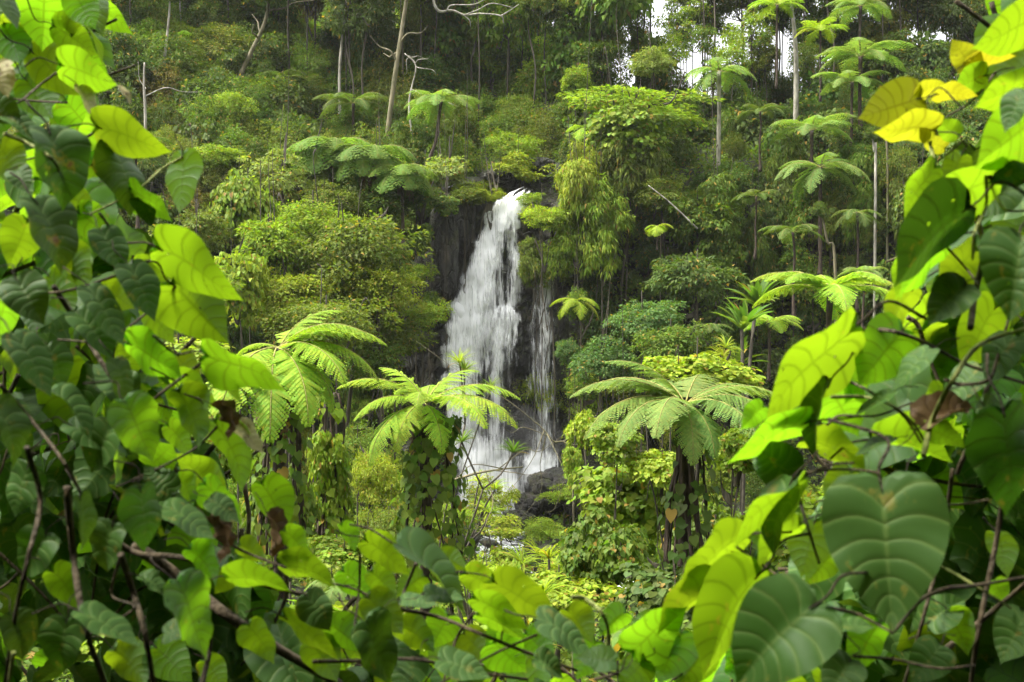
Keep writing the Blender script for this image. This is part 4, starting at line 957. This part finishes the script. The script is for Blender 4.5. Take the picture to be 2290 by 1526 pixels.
# b: base x,y  tip x,y  width  depth  seen side / sort
VINES = {}
def vine(key, label, rows, stems):
    root = empty('climbing_vine', (0, 0, 0), label, 'vine', 'leafy vines framing the view')
    d0 = np.mean([r[5] for r in rows]); r0 = rows[0]; p = at(r0[0], r0[1], d0); root.location = (p.x, p.y, h1(p.x, p.y))
    B0 = Vector(root.location)
    for k, (bx, by, tx, ty, w, dpt, code) in enumerate(rows):
        seen, sort = code[0], code[1:] or ('t' if code[0] == 't' else 'g')
        B, M, L = leaf_frame(bx, by, tx, ty, w, dpt, seen)
        ms = MESHES[sort]; s = L / 1.05
        o = put('leaf', ms[(k * 5 + int(bx)) % len(ms)], root)
        o.matrix_world = Matrix.Translation(B - B0) @ M.to_4x4() @ Matrix.Diagonal((s * .96, s, s * rs(.7, 1.2), 1))
        put('petiole', PET[k % 5], o)
        lab = {'y': 'yellowing heart-shaped leaf', 'b': 'brown shrivelled dead leaf', 'p': 'pale withered leaf', 'j': 'ragged chewed leaf'}.get(sort)
        if lab: o['label'] = lab
    for pts, w, dpt, gm in stems:
        P = [np.array(at(x, y, dpt + .05 * math.sin(i * 2.1)) - B0) for i, (x, y) in enumerate(pts)]
        S = smoothline(P, 7); r = w / 2 / FPX * dpt
        b = Bag(); b.add(*tube(S, np.linspace(r * 1.1, r * .75, len(S)), 8)); put('stem', b.mesh('stem', [M_GSTEM if gm else M_STEM]), root)
    VINES[key] = (root, B0)
    return root

def fill_foliage(key, n, sampler, dr, size, seed, stems=0, shade_frac=.5):  # last argument: share of leaves given the darker, shade-coloured leaf material
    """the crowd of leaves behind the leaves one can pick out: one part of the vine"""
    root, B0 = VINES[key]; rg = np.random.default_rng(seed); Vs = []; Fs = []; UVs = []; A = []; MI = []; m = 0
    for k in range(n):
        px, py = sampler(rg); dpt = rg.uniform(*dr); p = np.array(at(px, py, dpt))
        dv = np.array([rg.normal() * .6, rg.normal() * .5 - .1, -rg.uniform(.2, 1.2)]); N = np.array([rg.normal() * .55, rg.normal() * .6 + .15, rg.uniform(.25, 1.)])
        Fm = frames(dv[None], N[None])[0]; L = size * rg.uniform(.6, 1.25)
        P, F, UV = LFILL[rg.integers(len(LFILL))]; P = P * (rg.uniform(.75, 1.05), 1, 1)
        Vs.append((P * L) @ Fm.T + p - np.array(B0)); Fs.append(F + m); UVs.append(UV); A.append(np.full(len(P), rg.random())); MI.append(np.full(len(F), int(rg.random() < shade_frac))); m += len(P)
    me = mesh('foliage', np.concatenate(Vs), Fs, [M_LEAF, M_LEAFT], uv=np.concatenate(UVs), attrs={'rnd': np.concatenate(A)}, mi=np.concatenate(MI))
    o = put('foliage', me, root); o['kind'] = 'stuff'
    b = Bag()
    for k in range(stems):
        px, py = sampler(rg); dpt = rg.uniform(*dr); a = rg.uniform(-.9, .9) + (math.pi / 2 if rg.random() < .6 else 0); ln = rg.uniform(150, 420)
        pts = [np.array(at(px + math.cos(a) * ln * q + rg.normal() * 25, py + math.sin(a) * ln * q + rg.normal() * 25, dpt)) - np.array(B0) for q in (-.5, -.15, .2, .5)]
        r = rg.uniform(2, 7) / FPX * dpt; S = smoothline(pts, 6); b.add(*tube(S, np.linspace(r, r * .6, len(S)), 6))
    if stems: o = put('stem', b.mesh('stem', [M_STEM]), root); o['kind'] = 'stuff'

exec_rows = lambda s: [tuple(int(v) for v in r.split()[:5]) + (float(r.split()[5]), r.split()[6]) for r in s.strip().split('\n')]
vine('lt', 'climbing vine in the upper left corner with glowing lime heart leaves', exec_rows('''
168 -12 214 66 75 1.9 u
100 -30 95 105 120 2.0 u
0 -20 44 64 34 1.7 t
40 30 95 115 95 2.1 u
142 148 268 187 88 1.8 u
125 62 218 125 75 2.0 u
-10 145 18 218 75 1.6 tp
75 120 175 215 95 2.1 u
226 288 388 334 96 1.8 u
215 265 188 346 55 1.95 u
200 170 226 212 28 1.9 u
112 300 172 462 108 1.6 t
-20 225 48 275 70 1.7 t
20 265 86 312 45 1.7 t
262 330 310 482 80 1.85 t
408 352 420 482 72 1.9 u
300 425 400 488 62 1.85 u
308 448 346 506 46 1.85 t
85 455 166 602 92 1.6 t
128 425 228 478 80 2.0 u
180 480 268 545 75 2.0 u
60 180 125 270 90 2.2 u
150 230 210 300 90 2.2 u
10 60 55 150 80 2.1 u
0 330 60 420 80 1.8 u
40 385 62 430 55 1.7 t
20 100 5 170 60 2.2 u
175 10 160 85 50 2.0 t
60 -40 45 40 90 2.3 u
200 300 150 400 80 2.3 u
268 195 298 232 16 1.75 tp
180 200 225 270 30 1.8 tp
100 350 20 380 60 2.0 u
'''), [([(145, 150), (90, 190), (40, 230), (-30, 260)], 5, 1.85, 0), ([(226, 288), (160, 325), (90, 350), (0, 370)], 6, 1.85, 0), ([(10, 300), (60, 320), (110, 350), (132, 385), (128, 440)], 9, 1.6, 1), ([(408, 352), (360, 380), (300, 430), (200, 480)], 6, 1.9, 1), ([(150, 230), (60, 225), (-20, 215)], 5, 2., 0), ([(240, 205), (250, 262)], 4, 2., 0)])
vine('lm', 'climbing vine along the left side with large drooping heart leaves', exec_rows('''
362 560 552 662 112 1.7 u
392 640 497 752 150 1.75 u
228 520 278 612 72 1.65 t
300 600 372 640 80 1.85 u
292 600 354 716 76 1.6 t
40 628 98 726 98 1.45 t
204 652 284 770 62 1.55 t
178 705 262 800 82 1.65 t
232 648 306 688 62 1.95 u
294 772 428 826 82 1.75 u
474 795 655 856 92 1.7 u
472 802 552 892 58 1.75 uj
38 758 122 884 74 1.5 t
124 880 222 972 46 1.55 t
-5 905 58 1042 74 1.45 t
282 905 350 1032 112 1.5 tj
258 812 292 910 48 1.6 t
392 850 502 905 62 1.8 uj
405 880 470 1000 80 1.75 u
482 912 536 972 26 1.7 tb
533 952 596 1010 44 1.72 tp
488 950 566 1092 62 1.75 u
378 955 438 1018 52 1.9 u
470 1100 400 1000 80 2.0 u
155 560 210 650 70 1.9 u
110 620 180 700 80 2.0 u
60 500 20 600 90 1.8 u
280 880 210 800 80 1.8 t
330 690 390 770 60 1.9 u
190 600 130 560 60 1.9 u
400 800 440 880 60 1.95 u
250 960 190 1060 80 1.7 t
340 1040 400 980 80 1.8 u
20 650 -20 780 90 1.7 u
110 780 150 870 70 1.8 t
160 950 250 1000 60 1.7 t
'''), [([(370, 572), (320, 590), (250, 620), (120, 655), (0, 640)], 7, 1.75, 0), ([(392, 642), (340, 690), (240, 760), (130, 760)], 6, 1.75, 0), ([(474, 797), (420, 835), (360, 880), (300, 930)], 8, 1.75, 0), ([(120, 640), (170, 720), (240, 830), (330, 960), (400, 1060)], 11, 1.8, 0), ([(490, 950), (440, 1000), (370, 1040), (260, 1090)], 6, 1.75, 0), ([(0, 860), (70, 940), (140, 1030), (190, 1120)], 9, 1.6, 0)])
vine('lb', 'shaded vine thicket in the lower left with thick brown stems', exec_rows('''
316 1100 334 1238 82 1.45 t
180 1118 200 1238 46 1.5 t
376 1138 486 1198 56 1.55 t
400 1068 446 1132 46 1.8 u
464 1085 552 1168 68 1.8 u
588 1086 652 1186 78 1.75 u
474 1120 540 1166 50 1.6 t
470 1168 522 1250 26 1.6 tb
600 1155 630 1250 34 1.7 tb
398 1312 482 1468 104 1.4 tj
188 1372 314 1448 56 1.45 t
146 1395 130 1514 86 1.45 t
372 1418 448 1388 46 1.55 t
318 1290 378 1322 32 1.5 t
524 1280 480 1326 50 1.7 u
518 1290 660 1302 46 1.65 u
640 1190 700 1246 50 1.7 u
636 1262 762 1292 52 1.7 u
690 1335 745 1412 74 1.6 t
642 1385 768 1462 56 1.65 uj
350 1450 432 1524 92 1.9 u
262 1455 342 1530 80 1.9 u
460 1480 510 1540 60 1.9 u
100 1200 40 1300 90 1.6 t
60 1050 20 1160 80 1.6 t
250 1180 220 1290 80 1.7 t
120 1280 190 1360 70 1.6 u
30 1380 60 1480 80 1.5 t
560 1400 620 1480 70 1.75 u
430 1230 500 1300 60 1.7 u
380 1100 320 1040 70 1.7 t
540 1220 600 1250 50 1.8 u
'''), [([(150, 1090), (165, 1250), (190, 1400), (235, 1530)], 16, 1.55, 0), ([(270, 1240), (300, 1330), (325, 1420), (345, 1540)], 15, 1.55, 0), ([(270, 1240), (250, 1330), (300, 1360), (200, 1420)], 7, 1.6, 0), ([(300, 1220), (400, 1290), (500, 1370), (620, 1450), (760, 1530)], 26, 1.9, 0), ([(220, 1180), (300, 1235), (420, 1250), (560, 1300), (720, 1340)], 14, 1.8, 0), ([(60, 1000), (90, 1120), (60, 1260), (30, 1400), (10, 1540)], 12, 1.5, 0), ([(450, 1540), (470, 1430), (440, 1330)], 12, 1.7, 0), ([(30, 1460), (20, 1530)], 10, 1.4, 1), ([(500, 1210), (560, 1240), (640, 1270)], 7, 1.7, 0)])
vine('bc', 'leafy vine spreading along the bottom centre with bright overlapping leaves', exec_rows('''
765 1178 802 1232 34 1.8 u
850 1203 804 1230 28 1.8 u
822 1212 922 1278 68 1.75 u
902 1228 1068 1364 74 1.6 tg
985 1248 1048 1268 50 1.8 u
1045 1285 1132 1330 62 1.75 u
835 1280 888 1334 56 1.85 u
942 1290 884 1332 60 1.85 u
1110 1305 1246 1390 92 1.65 u
958 1330 1044 1328 38 1.6 t
904 1342 982 1348 30 1.65 t
828 1340 908 1412 82 1.7 u
1068 1342 1190 1402 54 1.65 u
1076 1378 1180 1418 52 1.7 u
1212 1388 1332 1456 62 1.5 t
1370 1480 1288 1462 62 1.45 tj
990 1478 1098 1518 62 1.5 t
1200 1476 1268 1512 52 1.6 t
1108 1440 1184 1510 100 1.75 u
820 1400 900 1530 100 1.6 t
770 1280 840 1340 70 1.9 u
740 1400 820 1450 70 1.8 u
1000 1380 960 1460 80 1.8 u
900 1400 980 1450 70 1.8 u
1040 1420 1100 1480 70 1.8 u
700 1440 760 1520 80 1.8 u
930 1470 890 1540 80 1.7 t
1150 1390 1080 1440 60 1.8 u
860 1500 920 1550 70 1.8 u
1180 1420 1240 1480 70 1.8 u
'''), [([(805, 1230), (803, 1320), (790, 1420)], 6, 1.8, 0), ([(930, 1260), (905, 1320), (880, 1360), (800, 1320), (720, 1300)], 7, 1.75, 0), ([(880, 1360), (980, 1380), (1080, 1420), (1180, 1460), (1290, 1500)], 9, 1.7, 0), ([(1200, 1420), (1110, 1460), (1020, 1510), (960, 1540)], 6, 1.65, 0), ([(1060, 1370), (1020, 1430), (990, 1530)], 7, 1.75, 0), ([(700, 1480), (800, 1478), (930, 1475), (1040, 1500), (1180, 1520)], 9, 1.7, 0), ([(1128, 1385), (1120, 1440)], 5, 1.7, 0)])
vine('br', 'leafy vine in the lower right of the bottom edge with a curling yellow tendril', exec_rows('''
1420 1450 1532 1345 105 1.6 u
1272 1368 1332 1432 60 1.8 u
1395 1372 1335 1420 60 1.8 u
1480 1400 1400 1500 110 1.7 u
1520 1420 1470 1530 100 1.7 u
1604 1318 1450 1402 82 1.6 u
1655 1208 1498 1292 74 1.6 uj
1690 1292 1548 1505 132 1.55 u
1780 1076 1618 1202 44 1.5 u
1780 1178 1668 1285 56 1.6 u
1820 1172 1792 1292 104 1.7 u
1770 1060 1682 1000 100 1.55 t
1765 1088 1702 1242 62 1.5 t
1690 1258 1762 1312 52 1.6 t
1330 1440 1290 1520 80 1.8 u
1570 1460 1510 1540 90 1.7 u
1440 1480 1380 1540 80 1.6 u
1700 1150 1690 1230 50 1.7 u
'''), [([(1280, 1335), (1310, 1340), (1345, 1370), (1360, 1410), (1358, 1460)], 9, 1.6, 1), ([(1645, 1222), (1700, 1260), (1755, 1300), (1790, 1330)], 6, 1.55, 0), ([(1660, 1420), (1560, 1480), (1480, 1540)], 7, 1.7, 0), ([(1780, 1070), (1792, 1130), (1810, 1190), (1832, 1260)], 8, 1.55, 0), ([(1330, 1520), (1420, 1500), (1520, 1500)], 7, 1.75, 0), ([(1375, 1480), (1390, 1540)], 7, 1.6, 0)])
vine('rb', 'shaded vine in the lower right with the largest dark heart leaf facing the camera', exec_rows('''
1974 1098 1994 1388 258 1.35 t
1812 1358 1628 1530 205 1.3 t
1865 1398 1964 1384 44 1.4 t
2120 1372 2172 1456 76 1.8 u
2248 930 2275 1160 125 1.35 t
2200 905 2262 1010 60 1.4 t
2070 950 2180 885 80 1.6 tb
2080 960 2160 985 50 1.6 u
1815 985 1950 1040 70 1.7 u
1960 985 2130 1000 50 1.7 u
1990 982 1908 1012 24 1.5 t
2080 1390 2160 1330 80 1.8 t
2230 1200 2260 1290 60 1.8 u
2225 1300 2250 1350 50 1.8 u
2100 1450 2040 1526 90 1.6 t
1900 1480 1850 1560 90 1.5 t
2290 1380 2240 1480 100 1.5 t
1900 1060 1850 1150 80 1.8 u
1860 1240 1800 1310 70 1.8 u
1960 1400 1900 1500 80 1.6 u
'''), [([(1798, 1058), (1870, 1050), (1960, 1058), (1975, 1098)], 6, 1.5, 0), ([(2085, 1130), (2150, 1128), (2210, 1118)], 6, 1.5, 0), ([(1995, 1415), (2050, 1350), (2110, 1318), (2180, 1310), (2300, 1290)], 10, 1.4, 0), ([(2045, 1255), (2110, 1270), (2180, 1310), (2260, 1360)], 7, 1.5, 1), ([(1850, 1358), (1920, 1375), (1995, 1415)], 8, 1.32, 0), ([(1910, 1468), (2000, 1475), (2100, 1495), (2180, 1488)], 7, 1.5, 0), ([(2130, 1050), (2110, 1200), (2060, 1400), (2020, 1540)], 10, 1.8, 0), ([(2260, 1000), (2230, 1200), (2190, 1400), (2170, 1540)], 13, 1.7, 0), ([(2080, 1480), (2180, 1400), (2300, 1300)], 14, 1.8, 0)])
vine('rm', 'climbing vine on the right side with backlit leaves and crossing stems', exec_rows('''
1892 742 1686 926 112 1.55 u
2014 746 1902 862 125 1.6 u
1858 872 1920 978 118 1.7 u
1705 912 1652 958 50 1.7 u
1796 948 1616 1020 58 1.55 u
1852 866 1792 1022 42 1.55 t
2076 788 1988 872 46 1.5 t
2156 640 2070 720 92 1.5 t
2285 540 2258 712 162 1.3 t
2175 562 2082 655 80 1.7 u
2155 472 1972 632 135 1.5 ut
2108 548 1975 652 72 1.6 u
2050 560 2004 672 60 1.65 u
2225 690 2140 830 100 1.75 u
1992 880 1910 932 26 1.5 t
2230 600 2180 700 80 1.8 u
2040 650 1960 760 60 1.8 u
2110 880 2040 940 60 1.8 u
2190 830 2110 900 70 1.7 t
1945 800 1880 900 70 1.7 u
2260 760 2200 860 80 1.6 t
2060 1010 2140 960 50 1.8 u
'''), [([(1888, 744), (1940, 738), (2000, 742), (2080, 772), (2160, 815), (2300, 860)], 10, 1.6, 0), ([(1858, 842), (1910, 858), (1960, 885), (2020, 930), (2060, 990)], 7, 1.6, 0), ([(1860, 888), (1930, 888), (1990, 905), (2040, 945), (2075, 1000)], 8, 1.6, 1), ([(2065, 1020), (2085, 940), (2125, 860), (2180, 780), (2240, 750), (2300, 735)], 12, 1.55, 1), ([(2170, 735), (2180, 660), (2200, 560), (2185, 470), (2205, 395)], 14, 1.6, 0), ([(2205, 395), (2205, 460), (2180, 520), (2175, 580)], 8, 1.5, 1), ([(1850, 950), (1880, 930), (1960, 930), (2040, 900)], 6, 1.6, 0), ([(2115, 850), (2150, 860), (2210, 850), (2230, 800), (2260, 700)], 9, 1.6, 0), ([(2110, 545), (2160, 600), (2190, 640)], 6, 1.6, 0), ([(2260, 560), (2230, 720), (2200, 900), (2140, 1060)], 14, 1.75, 0)])
vine('rt', 'climbing vine in the upper right corner with yellow and lime leaves', exec_rows('''
2050 222 1924 264 112 1.65 uy
2052 218 2112 180 34 1.66 uy
2082 290 1950 282 70 1.65 uy
2072 290 2060 326 28 1.65 uy
2172 150 2130 85 60 1.75 uy
2165 145 2270 118 40 1.76 uy
2340 35 2168 104 108 1.6 u
2320 178 2150 214 88 1.65 u
2200 170 2110 212 60 1.75 u
2350 245 2138 362 158 1.5 u
2218 396 2012 492 98 1.55 u
2085 378 2008 486 62 1.65 u
2100 212 2185 205 40 1.7 uy
2290 385 2212 398 52 1.5 t
2290 210 2240 290 60 1.4 t
2140 300 2090 270 50 1.75 u
2150 350 2120 420 60 1.8 u
2280 300 2200 380 80 1.75 u
2290 100 2230 170 80 1.8 u
2260 420 2180 480 80 1.7 t
2110 330 2060 310 40 1.8 uy
'''), [([(2212, 397), (2250, 402), (2310, 408)], 10, 1.5, 0), ([(2205, 395), (2225, 435), (2250, 470), (2310, 470)], 7, 1.55, 1), ([(2075, 290), (2082, 330), (2100, 400), (2150, 470)], 10, 1.75, 1), ([(2310, 60), (2250, 130), (2180, 220), (2120, 260)], 6, 1.8, 0), ([(2190, 350), (2230, 340), (2300, 380)], 5, 1.75, 0)])

# thicket filling behind the key leaves and beyond the frame
LB = ([0, 100, 200, 300, 400, 500, 600, 700, 800, 900, 1000, 1100, 1200, 1300, 1526], [190, 200, 215, 235, 240, 250, 300, 320, 350, 380, 420, 440, 480, 560, 760])
RB = ([0, 100, 200, 300, 400, 500, 600, 700, 800, 900, 1000, 1100, 1200, 1300, 1400, 1526], [2270, 2240, 2200, 2190, 2140, 2110, 2120, 2080, 2050, 2010, 1960, 1900, 1860, 1830, 1760, 1690])
BB = ([500, 700, 800, 900, 1000, 1100, 1200, 1300, 1400, 1500, 1600, 1750], [1300, 1320, 1340, 1360, 1390, 1420, 1450, 1480, 1480, 1460, 1420, 1350])
def samp(lo, hi, side, outer=0.):
    def f(rg):
        py = rg.uniform(lo, hi)
        if side == 'L': e = np.interp(py, *LB); px = e - abs(rg.normal()) * 170 if rg.random() < .55 else rg.uniform(-380, e)
        elif side == 'R': e = np.interp(py, *RB); px = e + abs(rg.normal()) * 190 if rg.random() < .55 else rg.uniform(e, 2700)
        else: px = rg.uniform(lo, hi); e = np.interp(px, *BB); py = e + abs(rg.normal()) * 150 + 45
        return px, py
    return f
fill_foliage('lt', 125, samp(-250, 520, 'L'), (2.15, 3.3), .15, 1, 14, 0.2)
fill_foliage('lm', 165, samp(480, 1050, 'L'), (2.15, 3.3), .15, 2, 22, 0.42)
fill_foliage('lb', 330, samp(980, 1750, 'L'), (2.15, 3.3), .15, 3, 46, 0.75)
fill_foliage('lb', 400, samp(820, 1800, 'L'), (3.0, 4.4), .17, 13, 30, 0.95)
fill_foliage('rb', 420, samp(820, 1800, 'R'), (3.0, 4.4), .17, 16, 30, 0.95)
fill_foliage('bc', 80, samp(560, 1250, 'B'), (2.15, 3.3), .14, 4, 20, 0.12)
fill_foliage('br', 50, samp(1200, 1760, 'B'), (2.15, 3.3), .14, 5, 12, 0.15)
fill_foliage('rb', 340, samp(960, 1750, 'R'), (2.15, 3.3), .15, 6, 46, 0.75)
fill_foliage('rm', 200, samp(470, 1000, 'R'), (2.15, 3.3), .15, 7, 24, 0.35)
fill_foliage('rt', 130, samp(-250, 520, 'R'), (2.15, 3.3), .15, 8, 12, 0.2)

# trees on the slope behind the viewpoint that shade it
for (x, y, z, r, l) in [(-3.4, -2.2, 3.2, 3.0, 'leafy tree behind the viewpoint on its left side'), (3.6, -2.2, 3.2, 3.0, 'leafy tree behind the viewpoint on its right side'), (.2, -3.0, 4.6, 3.3, 'tall leafy tree straight behind the viewpoint'),
                        (-.4, -7, 4.0, 4.2, 'wide leafy tree further up the slope behind the viewpoint'), (-6.5, .2, 1.5, 3.2, 'leafy tree beside the left-hand vines'), (6.8, .2, 1.5, 3.2, 'leafy tree beside the right-hand vines')]:
    plant('shade', (x, y, z), r, r, C_DARK, l)

# air
hz = NT('haze')
hv = hz.n('VolumePrincipled', ins={'Color': (.93, .95, .93, 1), 'Density': .00014, 'Anisotropy': .2})
hz.t.links.new(hv.outputs[0], hz.out.inputs['Volume'])
x0, x1, y0, y1, z0, z1 = -262, 262, -62, 402, -18, 75
HV = [(x, y, z) for z in (z0, z1) for y in (y0, y1) for x in (x0, x1)]
tag(put('haze', mesh('haze', HV, [np.array([(0, 2, 3, 1), (4, 5, 7, 6), (0, 1, 5, 4), (2, 6, 7, 3), (0, 4, 6, 2), (1, 3, 7, 5)])], hz.m, smooth=False)), kind='stuff')
mm = NT('spray')
mv = mm.n('VolumePrincipled', ins={'Color': (.97, .97, .97, 1), 'Density': .035, 'Anisotropy': .2})
mm.t.links.new(mv.outputs[0], mm.out.inputs['Volume'])
bm = bmesh.new(); bmesh.ops.create_icosphere(bm, subdivisions=3, radius=1); me = bpy.data.meshes.new('spray'); bm.to_mesh(me); bm.free(); me.materials.append(mm.m)
tag(put('spray', me, None, at(1130, 1020, 68.2), (0, 0, 0), (4.2, 1.6, 3.4)), 'thin white spray drifting at the foot of the waterfall', 'spray', kind='stuff')
cy.volume_bounces = 0
